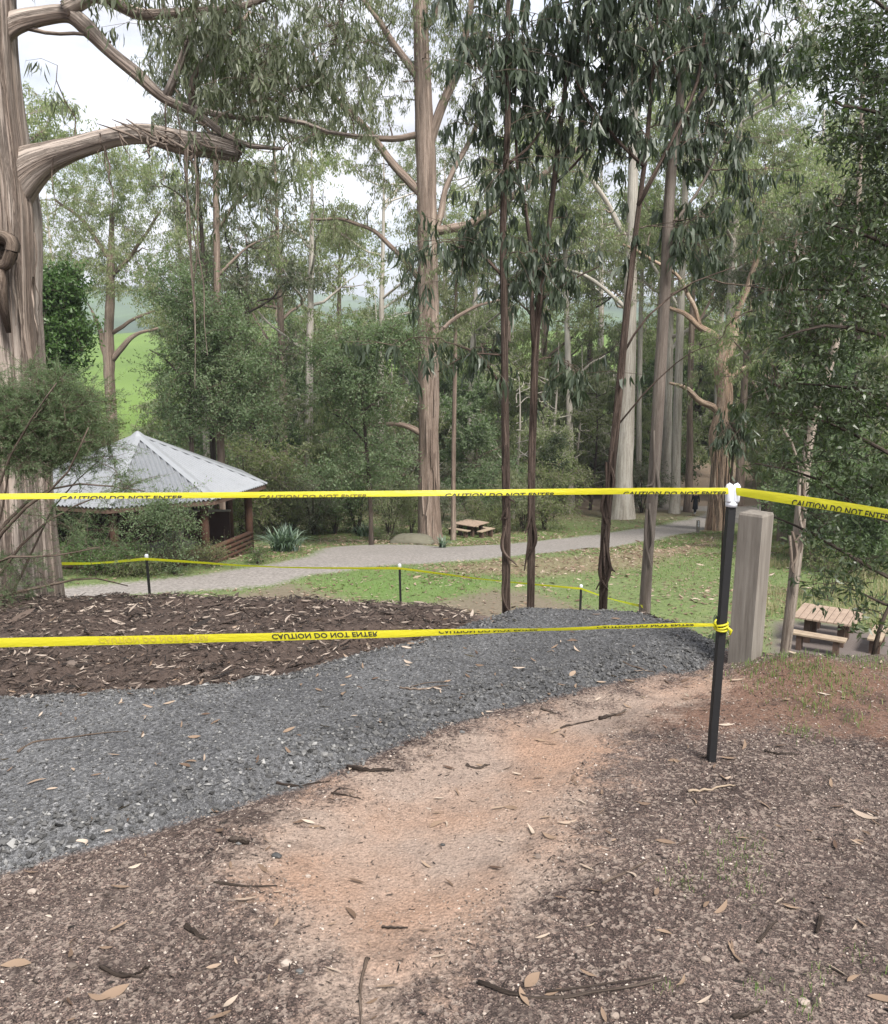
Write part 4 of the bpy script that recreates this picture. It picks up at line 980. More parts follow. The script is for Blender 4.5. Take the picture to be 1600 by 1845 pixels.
# ------------------------------------------------------------------ strappy plants
def strap_plant(px, py, r_, h, n, label, Y_=None):
    c = gp(px, py); c[2] = hz(c[0], c[1]); rg = np.random.default_rng(int(px))
    root = thing('strap_leaf_plant', c, label, 'plant', 'strap-leaved clumps near the shelter')
    az = rg.uniform(0, 6.28, n); ln = h * rg.uniform(.7, 1.25, n); le = rg.uniform(.25, 1.1, n); segs = 7; s_ = np.linspace(0, 1, segs)
    O = np.stack([rg.normal(0, r_ * .25, n), rg.normal(0, r_ * .25, n), np.zeros(n)], 1)
    X = (s_[None] ** 1.3) * (ln * le)[:, None]; Z = (s_[None] - .62 * le[:, None] * s_[None] ** 2.4) * ln[:, None]
    W_ = (.028 * (1 - s_ ** 2.5) + .003)[None] * rg.uniform(.7, 1.3, n)[:, None]
    ca, sa = np.cos(az)[:, None], np.sin(az)[:, None]
    V = np.stack([np.stack([O[:, :1] + X * ca - sg * W_ * sa, O[:, 1:2] + X * sa + sg * W_ * ca, Z], -1) for sg in (-1, 1)], 2)
    b = np.arange(n)[:, None, None] * segs * 2; q = np.array([[i * 2, i * 2 + 1, i * 2 + 3, i * 2 + 2] for i in range(segs - 1)])[None]
    mesh_np('leaves', V.reshape(-1, 3), [(q + b).reshape(-1, 4)], M['strap'], root, {'rnd': np.repeat(rg.random(n), segs * 2)}, True)
strap_plant(512, 995, .9, 1.25, 260, 'large silvery strap-leaved clump right of the shelter')
strap_plant(572, 958, .8, 1.0, 160, 'strap-leaved clump in the shade behind the large one')
strap_plant(655, 965, .8, .9, 120, 'dark strap-leaved clump left of the thin dark trunk')
strap_plant(798, 985, .25, .7, 50, 'small straw-like tuft at the right foot of the big trunk')

# ------------------------------------------------------------------ sticks, leaves and stones lying in the foreground
def stick(pts, r0, label, mat='bark_dark', fork=None, name='fallen_stick'):
    P = [gpt(a, b_) + np.array([0, 0, r0 * .8]) for a, b_ in pts]; c = P[0]; mb = MB()
    Q_ = smoothpath(P, 20); Q_[:, 2] += noise(np.arange(20) * .6, pts[0][0] * .1) * r0 * .8
    mb.tube(Q_, r0 * (1 - .55 * np.linspace(0, 1, 20)) * (1 + .25 * noise(np.arange(20) * .9, pts[0][1])), 7, .2, int(pts[0][0]))
    if fork:
        F = [gpt(a, b_) + np.array([0, 0, r0 * 1.4]) for a, b_ in fork]; mb.tube(smoothpath(F, 12), r0 * .6 * (1 - .5 * np.linspace(0, 1, 12)), 6, .2, 3)
    o = mb.build(name, M[mat], None, True, loc0=c); o.location = [float(v) for v in c]; tag(o, label, 'stick')
stick([(862, 1772), (930, 1795), (1000, 1800), (1080, 1790), (1200, 1768)], .006, 'long dark stick with side splinter lying at the bottom edge', 'bark_dark', [(985, 1792), (1060, 1782), (1190, 1763)])
stick([(1085, 1592), (1150, 1562), (1240, 1516)], .004, 'thin curved brown twig lying on soil right of the clay', 'twig')
stick([(32, 1356), (70, 1336), (150, 1327), (232, 1318)], .005, 'long grey twig lying across the left of the gravel', 'twig')
stick([(625, 1384), (665, 1390), (710, 1391)], .010, 'chunky black stick lying where gravel meets clay')
stick([(597, 1430), (625, 1434), (650, 1440)], .004, 'short dark twig with fork on pale clay', 'bark_dark', [(600, 1430), (615, 1422), (640, 1426)])
stick([(386, 1590), (440, 1597), (500, 1598)], .004, 'straight dark twig lying at the lower left of the clay', 'bark_dark')
stick([(335, 1670), (352, 1683), (370, 1695)], .008, 'stubby dark stick on gritty soil at lower left')
stick([(498, 1412), (545, 1416), (595, 1408)], .005, 'dark twig along the lower edge of the gravel')
stick([(662, 1730), (650, 1780), (652, 1850)], .005, 'pale brown twig pointing down at the bottom middle', 'twig')
stick([(415, 1514), (432, 1519), (450, 1522)], .012, 'thick dark bark chunk left of the clay')
stick([(1080, 1297), (1105, 1290), (1128, 1282)], .009, 'dark stick on the reddish slope below the gravel')
stick([(1010, 1313), (1040, 1305), (1075, 1297)], .005, 'slim dark twig left of the dark stick on the slope')
stick([(840, 1380), (862, 1385), (882, 1378)], .006, 'bent dark twig lying on the upper clay')
stick([(975, 1278), (990, 1283), (1002, 1287)], .006, 'small dark twig at the top of the clay under the gravel')
stick([(1240, 1427), (1280, 1424), (1325, 1416)], .006, 'pale tan bark strip near the foot of the black stake', 'bench_w')
stick([(1378, 1354), (1405, 1360), (1440, 1360)], .006, 'dark curved twig right of the black stake')
stick([(1250, 1590 - 8), (1215, 1600)], .003, 'tiny dark twig near the right grass sprigs')
stick([(1365, 1700), (1388, 1672), (1400, 1660)], .006, 'short brown stick at lower right')
stick([(1480, 1655), (1470, 1685)], .008, 'small upright-lying bark piece at lower right', 'bark_dark')
stick([(1320, 1835), (1350, 1828), (1378, 1815)], .006, 'dark twig near the bottom right grass sprig')
stick([(180, 1745), (230, 1762), (270, 1743)], .006, 'dark forked twig among leaves at bottom left', 'bark_dark', [(215, 1757), (250, 1765), (262, 1760)])
stick([(688, 1672), (735, 1674)], .004, 'short dark twig on the orange lower clay')
stick([(720, 1240), (760, 1243), (808, 1236)], .006, 'grey stick lying on the upper gravel', 'twig', [(740, 1240), (770, 1233), (806, 1231)])
stick([(1120, 1192), (1150, 1205), (1180, 1212)], .005, 'thin grey twig at the right of the gravel', 'twig')
def leaf(px, py, ln, az, rv, label, w_=.2, cat='leaf', curl=.3):
    ln *= .78
    p = gpt(px, py); st_ = rng.bit_generator.state
    o = strips('fallen_leaf', np.array([[0, 0, .007]]), np.array([ln]), np.array([ln * w_]), np.array([R(az)]), M['litter'], None, curl, np.array([rv]), None, None, np.array([.03]), np.array([.35]), 10)
    o.location = [float(v) for v in p]; tag(o, label, cat, 'fallen leaves')
leaf(957, 1500, .085, 100, .95, 'pale curved sickle leaf on clay, left of the brown one', .24, curl=.9)
leaf(990, 1510, .075, -40, .6, 'brownish curved leaf right of the pale sickle leaf', .26, curl=.6)
leaf(1022, 1484, .09, 6, .85, 'thin grey-green leaf just above the curved leaves', .16)
leaf(958, 1770, .085, 50, .55, 'large pinkish dry leaf lying over the long stick', .42)
leaf(944, 1800, .085, 105, .75, 'greyish dry leaf hanging below the long stick', .3)
leaf(1032, 1216, .1, 60, .8, 'broad pinkish leaf on the dark upper gravel', .42)
leaf(1556, 1472, .12, -50, .9, 'grey-green curved leaf at the right edge', .22, curl=.5)
leaf(148, 1522, .09, -30, 1., 'bright pale curved leaf at the lower gravel edge', .2, curl=1.)
leaf(205, 1792, .1, 35, .6, 'wide tan leaf at the bottom left', .36)
leaf(30, 1740, .1, 5, .65, 'tan leaf at the bottom left corner edge', .3)
leaf(520, 1318, .09, 50, .7, 'reddish leaf standing on the gravel middle', .24)
leaf(350, 1330, .07, 5, .65, 'small orange-tan leaf on the gravel', .3)
leaf(1308, 1308, .09, 0, .95, 'pale blue-grey leaf just right of the black stake', .18)
leaf(978, 1690, .06, 25, .9, 'thin pale leaf on soil below the clay', .15)
leaf(1196, 1682, .06, -25, .7, 'small tan leaf above the long stick', .2)
leaf(1183, 1610, .05, 60, .35, 'short red-brown bark flake by the grass sprig', .35)
leaf(765, 1243, .09, 5, .95, 'thin white leaf lying on the upper gravel', .16)
leaf(935, 1205, .09, -5, .95, 'curved whitish leaf on the gravel near the crest', .16, curl=.7)
leaf(735, 1195, .1, -50, .95, 'pale leaf on the gravel just below the lower tape', .22)
leaf(1590, 1803, .09, -20, .5, 'pinkish leaf at the bottom right edge', .25)
leaf(385, 1745, .05, 20, .8, 'small pale leaf beside white chips at lower left', .3)
def stone(px, py, r_, rv, label, mat='stone_soil'):
    rv *= .85; r_ *= .85
    p = gpt(px, py); V, T_ = ico_base(2); V = V * (1 + .3 * noise(V[:, 0] * 1.6 + px, V[:, 1] * 1.6, V[:, 2] * 1.6, 3))[:, None] * np.array([1.15, .9, .7]) * r_
    o = mesh_np('stone', V, [T_], M[mat], None, {'rnd': np.full(len(V), rv)}, False); o.location = (p[0], p[1], p[2] + r_ * .3); tag(o, label, 'stone', 'loose stones')
stone(498, 1544, .017, .05, 'dark charcoal stone lying on the lower left clay', 'stone_gravel')
stone(515, 1737, .015, 1., 'white angular stone on soil at the bottom')
stone(540, 1752, .011, .5, 'small blue-grey stone right of the white one', 'stone_gravel')
stone(1449, 1807, .015, .95, 'cream rounded stone by the bottom right grass')
stone(1272, 1730, .013, .85, 'pale pinkish stone above the bottom right')
stone(58, 1608, .014, 1., 'white flat chip on soil at left', 'stone_soil')
stone(1107, 1832, .012, .9, 'pale stone right at the bottom edge')
stone(131, 1743, .014, .35, 'orange-brown stone among chips at bottom left')
stone(798, 1523, .009, .02, 'small black pebble on the middle of the clay', 'stone_gravel')
stone(968, 1545, .014, .45, 'orange clod right beside the curved leaves')
stone(555, 1580, .009, .98, 'round white pebble on the clay')
stone(370, 1218, .03, .45, 'tan rock at the lower mulch edge')
stone(130, 1200, .035, .4, 'brown rock sitting in the left mulch')
stone(833, 1320, .012, .8, 'blue-grey pebble on clay below gravel', 'stone_gravel')
stone(585, 1362, .018, .95, 'largest whitish stone on the gravel bank', 'stone_gravel')
stone(432, 1530 - 10, .012, .9, 'off-white pebble beneath the gravel edge', 'stone_gravel')
# ================================================================== TREES
def strip_tube(mb, P, r, seed=0): mb.tube(smoothpath(P, 16), interp_r(r, 16), 5, .2, seed, cap=False)
# ---- 1. big shedding gum at left
Yb = 7.4
t = Tree(101)
t.limb(pp([(-30, 1300), (-32, 1120), (-36, 960), (-46, 760), (-60, 560), (-72, 380), (-85, 200), (-92, 60), (-98, -200), (-100, -600)], Yb), pr([165, 146, 131, 122, 118, 124, 112, 106, 102, 95], Yb), n=110, amp=.06, sides=60, k=12)
t.limb(pp([(-30, 400), (5, 350), (45, 305), (85, 280), (130, 263), (200, 243), (260, 237), (320, 250), (380, 258), (430, 272)], Yb), pr([46, 44, 34, 23, 18, 16, 17.5, 20, 19, 14], Yb), n=70, amp=.34, wig=.05, sides=22, k=7)
L2 = t.limb(pp([(-60, 130), (-10, 75), (30, 45), (75, 26), (118, 18), (150, 40), (195, 85), (250, 128), (300, 172), (345, 195)], Yb), pr([30, 24, 17, 14, 13, 14.5, 10.5, 11.5, 8.5, 7], Yb), n=70, amp=.32, wig=.05, sides=18, k=7)
t.limb(pp([(345, 195), (390, 235), (440, 262), (510, 268)], Yb), pr([9, 6, 5, 3], Yb), wig=.03)
t.limb(pp([(345, 195), (420, 215), (520, 216), (600, 240), (680, 245)], Yb), pr([7, 4, 4, 3, 2], Yb), wig=.03)
t.limb(pp([(-90, -80), (60, -40), (190, -5), (250, 20), (310, 22), (420, 15), (520, -20)], Yb), pr([30, 14, 10, 10, 8, 6, 4], Yb), n=40, wig=.04)
t.limb(pp([(118, 18), (220, -30), (360, -80), (520, -60), (620, 0)], Yb), pr([14, 10, 9, 6, 3], Yb), n=40, wig=.05)
t.limb(pp([(300, 172), (330, 110), (350, 40), (360, -60)], Yb), pr([8, 6, 6, 4], Yb), wig=.03)
t.limb(pp([(345, 195), (350, 130), (400, 70), (450, 20)], Yb), pr([6, 5, 4, 3], Yb), wig=.03)
t.limb(pp([(30, 45), (90, 60), (150, 60), (200, 75)], Yb), pr([5, 3, 3, 2], Yb), wig=.02)
# hanging bark ribbons
rb_ = MB(); rg = np.random.default_rng(5)
for (a, b_, c, d_, w0) in [(190, 262, 205, 378, 3), (188, 262, 196, 330, 2), (335, 262, 345, 500, 4), (338, 262, 352, 700, 3.5), (345, 262, 372, 640, 2.5), (352, 262, 352, 560, 3), (392, 262, 392, 330, 2.5), (268, 245, 264, 290, 4), (300, 180, 297, 330, 3), (322, 190, 322, 300, 3), (180, 240, 178, 290, 2), (215, 245, 240, 300, 2), (350, 262, 350, 310, 7), (96, 285, 100, 420, 2), (60, 500, 66, 640, 4), (62, 420, 64, 560, 3), (430, 262, 440, 300, 2), (290, 250, 262, 275, 6), (300, 245, 320, 270, 6)]:
    m_ = 7; q = np.linspace(0, 1, m_); P = pp([(a + (c - a) * s_ + rg.normal(0, 3) * (s_ > 0), b_ + (d_ - b_) * s_, -.15 + rg.normal(0, .02)) for s_ in q], Yb); strip_tube(rb_, P, pr([w0, w0 * .9, w0 * .8, w0 * .6, w0 * .3], Yb * .55), int(a))
for k_ in range(13):   # flaps wound round the horizontal limb
    px = rg.uniform(210, 385); cy = np.interp(px, [200, 260, 320, 380, 430], [243, 237, 250, 258, 272]); P = pp([(px - rg.uniform(10, 60), cy - 20 + rg.normal(0, 4), -.12), (px, cy + rg.uniform(-16, 14), -.15), (px + rg.uniform(10, 40), cy + 12 + rg.normal(0, 8), -.14)], Yb); strip_tube(rb_, P, pr([1, 4, 1.5], Yb * .6), k_)
for k_ in range(44):   # long vertical bark ridges on the trunk
    px = rg.uniform(-160, 85); y0 = rg.uniform(-50, 900); y1 = y0 + rg.uniform(120, 420); 
    def ex(px_, y_): 
        cx_ = np.interp(y_, [0, 400, 760, 1120], [-92, -72, -46, -32]); rr_ = np.interp(y_, [0, 380, 600, 960, 1120], [106, 122, 118, 130, 146]); f = np.clip((px_ + 60) / 160, -.97, .97); return (cx_ + rr_ * f, y_, -math.sqrt(max(1 - f * f, .02)) * rr_ * Yb / 1600 * 1.0)
    strip_tube(rb_, pp([ex(px + rg.normal(0, 3), y_) for y_ in np.linspace(y0, y1, 6)], Yb), pr([1, 4, 5, 4, 3, 1], Yb * rg.uniform(.2, .7)), k_)
t.extra.append(('bark_strip', rb_, M['bark_limb']))
hk = MB(); a_ = np.linspace(0, 2 * math.pi, 21)
kc = at(-2, 452, Yb - .50); hk.tube([kc + np.array([.10 * math.cos(q) * (1 + .2 * math.sin(3 * q)), .02 - .03 * math.cos(q), .12 * math.sin(q) * (1 + .15 * math.sin(2 * q + 1))]) for q in a_], .042, 10, .55, 3, cap=False, k=9)
hk.tube([kc + np.array([-.03, .03, -.12]), kc + np.array([-.05, .07, -.3]), kc + np.array([-.04, .12, -.6])], [.07, .05, .02], 10, .3, 4)
t.extra.append(('knot', hk, M['twig']))
hl_ = MB(); hl_.tube([kc + np.array([0, .035, 0]), kc + np.array([0, .1, 0])], [.10, .10], 12); t.extra.append(('hollow', hl_, M['bark_dark']))
t.crown([B(380, 60, Yb, 130, 90), B(500, 90, Yb, 110, 90), B(420, 170, Yb, 110, 60), B(600, 60, Yb, 80, 80), B(560, 200, Yb, 90, 50, w_=3000), B(120, 95, Yb, 35, 30, w_=500), B(330, 20, Yb, 60, 60, w_=2500), B(230, -30, Yb, 120, 40, w_=2500)], 80, 'limb', .003, .02, lift=.05)
t.crown([B(340, 620, Yb - .2, 10, 60, .1, w_=300), B(440, 300, Yb, 80, 40, w_=2000)], 14, 'limb', .002, .01, den=.5)
t.build('gum_tree', gpt(-20, 1110) * [1, 0, 0] + [0, Yb, hz(-.5, Yb)], 'huge gum at the left edge shedding long bark ribbons, with thick broken horizontal limb', 'tree', M['bark_big'], M['leaf_gum_dark'])

# ---- 2. slender young gums behind the gravel
def young(seed, Y, trunk, rad, branches, blobs, n, label, bark='bark_young', leaf='leaf_gum_near', group='slender young gums by the gravel', strips_=6, style='near', ls=1., base_py=1118):
    t = Tree(seed); px0 = trunk[0][0]; x0 = at(px0, base_py, Y)[0]; zb = hz(x0, Y)
    P = pp(trunk, Y); P = np.vstack([[P[0][0] - .02, Y, zb - .1], P]); t.limb(P, pr([rad[0] * 1.1] + rad, Y), n=70, amp=.1, sides=14, wig=.015)
    for b_, r_ in branches: t.limb(pp(b_, Y), pr(r_, Y), wig=.03)
    rb = MB(); rg = np.random.default_rng(seed)
    for k_ in range(strips_):
        y0 = rg.uniform(850, 1080); xs_ = np.interp(y0, [p[1] for p in trunk][::-1], [p[0] for p in trunk][::-1]); 
        strip_tube(rb, pp([(xs_ + rg.normal(0, 4), y0 - rg.uniform(30, 90), -.05), (xs_ + rg.normal(0, 6), y0, -.07), (xs_ + rg.normal(0, 9), y0 + rg.uniform(10, 60), -.09)], Y), pr([3, 3.5, 1], Y), k_)
    if rb.V: t.extra.append(('bark_strip', rb, M[bark]))
    t.crown(blobs(Y), n, style, .005, .016, up=.2, lift=.10, leafscale=ls)
    t.build('young_gum_tree', [x0, Y, zb], label, 'tree', M[bark], M[leaf], group)
young(201, 8.8, [(912, 1118), (911, 1000), (909, 800), (908, 600), (907, 400), (912, 250), (914, 100), (916, -60), (918, -300)], [8, 7.5, 7, 6.5, 6, 5.5, 4, 3.5, 2.5],
      [([(908, 500), (870, 460), (840, 445), (815, 452)], [3, 2.5, 2, 1]), ([(910, 300), (960, 260), (1000, 190)], [3, 2, 1.5]), ([(905, 700), (860, 640), (820, 620)], [2.5, 2, 1]), ([(909, 640), (850, 640), (790, 670)], [2, 1.5, 1])],
      lambda Y: [B(860, 120, Y, 60, 100), B(920, 80, Y, 60, 90), B(905, 300, Y, 55, 90), B(840, 430, Y, 60, 60), B(930, 480, Y, 50, 70, w_=2500), B(880, -30, Y, 110, 60), B(850, 620, Y, 50, 50, w_=900), B(760, 420, Y, 50, 70, w_=2500), B(700, 500, Y, 50, 60, w_=1500), B(730, 610, Y, 40, 40, w_=900), B(900, 620, Y, 45, 90, w_=2000), B(880, 720, Y, 40, 50, w_=700)], 46, 'straight slender dark gum, leftmost of the thin trunks rising behind the gravel')
young(202, 9.1, [(955, 1118), (957, 900), (961, 750), (966, 600), (985, 460), (1000, 330), (1014, 200), (1030, 60), (1045, -120)], [7.5, 7, 7, 6.5, 4.5, 4.5, 4, 3, 2],
      [([(964, 650), (958, 520), (950, 400), (935, 280), (930, 120)], [5, 4, 3.5, 2.5, 2]), ([(1000, 330), (1060, 270), (1100, 180)], [2.5, 2, 1]), ([(975, 540), (1040, 500), (1080, 480)], [2.5, 2, 1])],
      lambda Y: [B(1010, 60, Y, 70, 80), B(970, 200, Y, 45, 70), B(1000, 380, Y, 60, 60, w_=2000), B(1015, 660, Y, 40, 30, w_=1200), B(980, 480, Y, 40, 60, w_=1800), B(1060, 170, Y, 60, 60), B(1040, -40, Y, 90, 60)], 33, 'slender reddish gum forking at mid height, second of the thin trunks', strips_=3)
young(203, 8.9, [(1086, 1116), (1092, 950), (1108, 790), (1122, 640), (1136, 500), (1150, 380), (1166, 250), (1180, 100), (1192, -80)], [8, 8.5, 7.5, 6.5, 5.5, 4.5, 4, 3, 2.5],
      [([(1122, 640), (1160, 580), (1230, 520), (1300, 490), (1360, 470)], [2.2, 1.8, 1.3, 1, .6]), ([(1160, 300), (1110, 250), (1050, 170), (1030, 130)], [3, 3, 2, 1]), ([(1150, 370), (1210, 250), (1250, 160), (1270, 60)], [4, 3, 3, 2]), ([(1110, 770), (1170, 700), (1240, 640), (1290, 620)], [1.8, 1.3, 1, .6])],
      lambda Y: [B(1090, 70, Y, 75, 80), B(1170, 60, Y, 80, 80), B(1145, 250, Y, 60, 80), B(1150, 440, Y, 45, 55, w_=1900), B(1080, 200, Y, 50, 50, w_=1500), B(1120, -60, Y, 120, 60), B(1345, 530, Y, 30, 40, w_=900)], 42, 'slender leaning reddish gum with ragged base, third of the thin trunks', strips_=12)
young(204, 9.3, [(1160, 1118), (1167, 1000), (1180, 820), (1190, 640), (1200, 460), (1212, 300), (1228, 150), (1240, 0), (1250, -180)], [11.5, 10.5, 10.5, 10, 9.5, 8.5, 7, 5.5, 4],
      [([(1216, 260), (1260, 180), (1310, 110), (1380, 60)], [4, 3, 2.5, 1.5]), ([(1200, 420), (1260, 340), (1300, 260)], [3, 2.5, 1.5]), ([(1228, 150), (1180, 60), (1150, -20)], [4, 3, 2])],
      lambda Y: [B(1240, 60, Y, 90, 90), B(1340, 70, Y, 90, 90), B(1290, 230, Y, 70, 90), B(1270, 360, Y, 50, 80), B(1400, 120, Y, 60, 70, w_=3500), B(1300, -40, Y, 140, 60), B(1380, 480, Y, 40, 70, w_=1300), B(1350, 280, Y, 50, 60, w_=2000)], 56, 'smooth grey slender gum, rightmost and thickest of the thin trunks by the gravel', bark='bark_grey', strips_=4)
# leaning pale stem right of the timber post
young(205, 7.6, [(1413, 1190), (1430, 1040), (1446, 900), (1462, 780), (1490, 680), (1520, 560), (1540, 420), (1550, 250), (1560, 60)], [10, 10, 10, 8, 7, 6, 5, 4, 3],
      [([(1446, 900), (1440, 820), (1405, 750), (1380, 700)], [4, 3, 2.5, 1])],
      lambda Y: [B(1430, 560, Y, 60, 60), B(1500, 430, Y, 60, 100), B(1400, 700, Y, 40, 40, w_=1200)], 34, 'pale leaning stem with a dark bark strip, between timber post and slatted table', bark='bark_stem', leaf='leaf_dark', group=None, style='near', ls=.7, base_py=1190)

# ---- 3. tea tree in front of the big trunk
Yt = 5.9
t = Tree(301); z0 = hz(-3.1, Yt)
bs = np.array([at(-60, 1200, Yt)[0], Yt, z0])
for k_, pts in enumerate([[(-60, 1190), (-40, 1000), (0, 850), (60, 740), (100, 690)], [(-60, 1190), (-10, 1050), (60, 960), (150, 905), (230, 880)], [(-60, 1190), (0, 1110), (60, 1000), (110, 900), (190, 820)], [(-60, 1190), (0, 1010), (90, 1000), (180, 985)], [(-50, 1190), (-20, 1010), (20, 880), (30, 760)], [(-20, 1150), (60, 1062), (160, 1040), (230, 1055)], [(-50, 1150), (20, 940), (110, 860), (160, 770)], [(-60, 1050), (30, 925), (130, 870), (260, 885)]]):
    P = pp([(p[0], p[1], (k_ % 3 - 1) * .12 * i) for i, p in enumerate(pts)], Yt); P[0] = bs + [0, 0, -.03]; t.limb(P, pr([5, 3.5, 2.2, 1.6, 1], Yt), wig=.03)
t.crown([B(40, 770, Yt, 70, 60, .3), B(110, 740, Yt, 80, 60, .3), B(40, 830, Yt, 90, 40, .3), B(150, 810, Yt, 55, 45, .3, w_=1800), B(215, 860, Yt, 50, 25, .25, w_=900), B(10, 740, Yt, 50, 60, .3), B(80, 690, Yt, 50, 30, .25), B(20, 1010, Yt, 50, 60, .25, w_=900), B(30, 1090, Yt, 40, 20, .2, w_=500)], 250, 'tea', .0016, .006, up=0, lift=.06)
t.crown([B(110, 930, Yt, 130, 60, .3), B(180, 985, Yt, 60, 50, .3), B(60, 1040, Yt, 60, 40, .3)], 48, 'tea', .0016, .004, up=0, den=.4)
t.build('tea_tree', bs, 'wispy fine-leaved tea tree spreading in front of the huge left trunk', 'shrub', M['twig'], M['leaf_tea'], twig=M['twig'])

# ---- 4. dark foliage at right edge
Yr = 6.2
t = Tree(401); xr = at(1790, 1100, Yr)[0]; bs = np.array([xr, Yr, hz(xr, Yr)])
t.limb(np.vstack([bs + [0, 0, -.1], pp([(1760, 900), (1735, 600), (1720, 300), (1705, 50), (1700, -300)], Yr)]), pr([30, 26, 22, 18, 14, 10], Yr), amp=.1)
for pts in [[(1745, 760), (1650, 640), (1560, 600), (1470, 590), (1400, 610)], [(1750, 900), (1650, 850), (1560, 800), (1470, 760), (1390, 745)], [(1730, 560), (1640, 470), (1560, 420), (1490, 400)], [(1720, 300), (1640, 230), (1560, 190), (1510, 180)], [(1755, 960), (1660, 960), (1560, 925), (1460, 860), (1360, 835)], [(1755, 1000), (1640, 1060), (1540, 1000), (1460, 950), (1395, 930)],
            [(1760, 1050), (1680, 1100), (1600, 1090), (1530, 1060)], [(1712, 140), (1640, 60), (1580, 20), (1540, -20)], [(1735, 640), (1640, 580), (1540, 520), (1440, 520)], [(1750, 860), (1640, 760), (1540, 700), (1430, 690)], [(1600, 1290), (1560, 1170), (1590, 1080), (1600, 960)]]:
    P = pp([(p[0], p[1], (hash(pts[1]) % 5 - 2) * .07 * i) for i, p in enumerate(pts)], Yr)
    if pts[0][1] > 1200: P = pp([(1570, 1205), (1585, 1130), (1610, 1060), (1620, 960)], Yr); 
    t.limb(P, pr([6, 4.5, 3.5, 2.5, 1.5], Yr), wig=.05)
t.crown([B(1560, 120, Yr, 75, 160, .5), B(1590, 330, Yr, 75, 100, .5), B(1530, 460, Yr, 90, 70, .5), B(1590, 560, Yr, 70, 80, .5), B(1470, 600, Yr, 110, 60, .5), B(1560, 720, Yr, 90, 70, .5), B(1430, 740, Yr, 80, 50, .4), B(1580, 850, Yr, 70, 60, .4), B(1620, 200, Yr, 60, 200, .5)], 250, 'dark', .0022, .009, up=0, lift=.05, leafscale=.85)
t.crown([B(1480, 840, Yr, 110, 40, .4), B(1480, 930, Yr, 80, 30, .4), B(1560, 1010, Yr, 60, 50, .4), B(1480, 1040, Yr, 50, 15, .3), B(1570, 1120, Yr, 40, 60, .3)], 66, 'dark', .0022, .008, up=0, den=.45, lift=.05)
t.build('blackwood_tree', bs, 'dark glossy-leaved tree reaching in with thin branches from the right edge', 'tree', M['bark_dark'], M['leaf_dark'], twig=M['bark_dark'])

# ---- 5. central gum and other particular trees in the clearing
def gum(seed, Y, base_py, trunk, rad, limbs, blobs, n, label, bark, leaf='leaf_gum', style='mid', name='gum_tree', amp=.07, sides=20, ls=1., den=1., group=None, flare=1.35, twr=.012, strips_=0, cat='tree', reach=1e9, k=6):
    t = Tree(seed); x0 = at(trunk[0][0], base_py, Y)[0]; zb = hz(x0, Y)
    P = pp(trunk, Y); P = np.vstack([[P[0][0], Y, zb - .3], [P[0][0], Y, zb + .25], P]); t.limb(P, pr([rad[0] * flare, rad[0] * (flare * .6 + .4)] + rad, Y), n=80, amp=amp, sides=sides, k=k)
    for b_, r_ in limbs: t.limb(pp(b_, Y), pr(r_, Y), wig=.12, amp=.1)
    if strips_:
        rb = MB(); rg = np.random.default_rng(seed)
        for q_ in range(strips_):
            y0 = rg.uniform(trunk[min(2, len(trunk) - 1)][1], base_py); ys_ = [p[1] for p in trunk][::-1]; xs_ = np.interp(y0, ys_, [p[0] for p in trunk][::-1]); rr_ = np.interp(y0, ys_, rad[::-1]); f = rg.uniform(-.9, .9)
            strip_tube(rb, pp([(xs_ + rr_ * f, y0 - 40, -rr_ * Y / 1600 * math.sqrt(1 - f * f)), (xs_ + rr_ * f, y0, -.05 - rr_ * Y / 1600 * math.sqrt(1 - f * f)), (xs_ + rr_ * f + rg.normal(0, 3), y0 + 30, -.1 - rr_ * Y / 1600 * math.sqrt(1 - f * f))], Y), pr([1, 2, 1], Y), q_)
        t.extra.append(('bark_strip', rb, M[bark]))
    if n: t.crown(blobs(Y) if callable(blobs) else blobs, n, style, twr, .10, up=.3, leafscale=ls, den=den, lift=.12, reach=reach)
    return t.build(name, [x0, Y, zb], label, cat, M[bark], M[leaf], group, twig=M['bark_mid'] if style == 'far' else None)
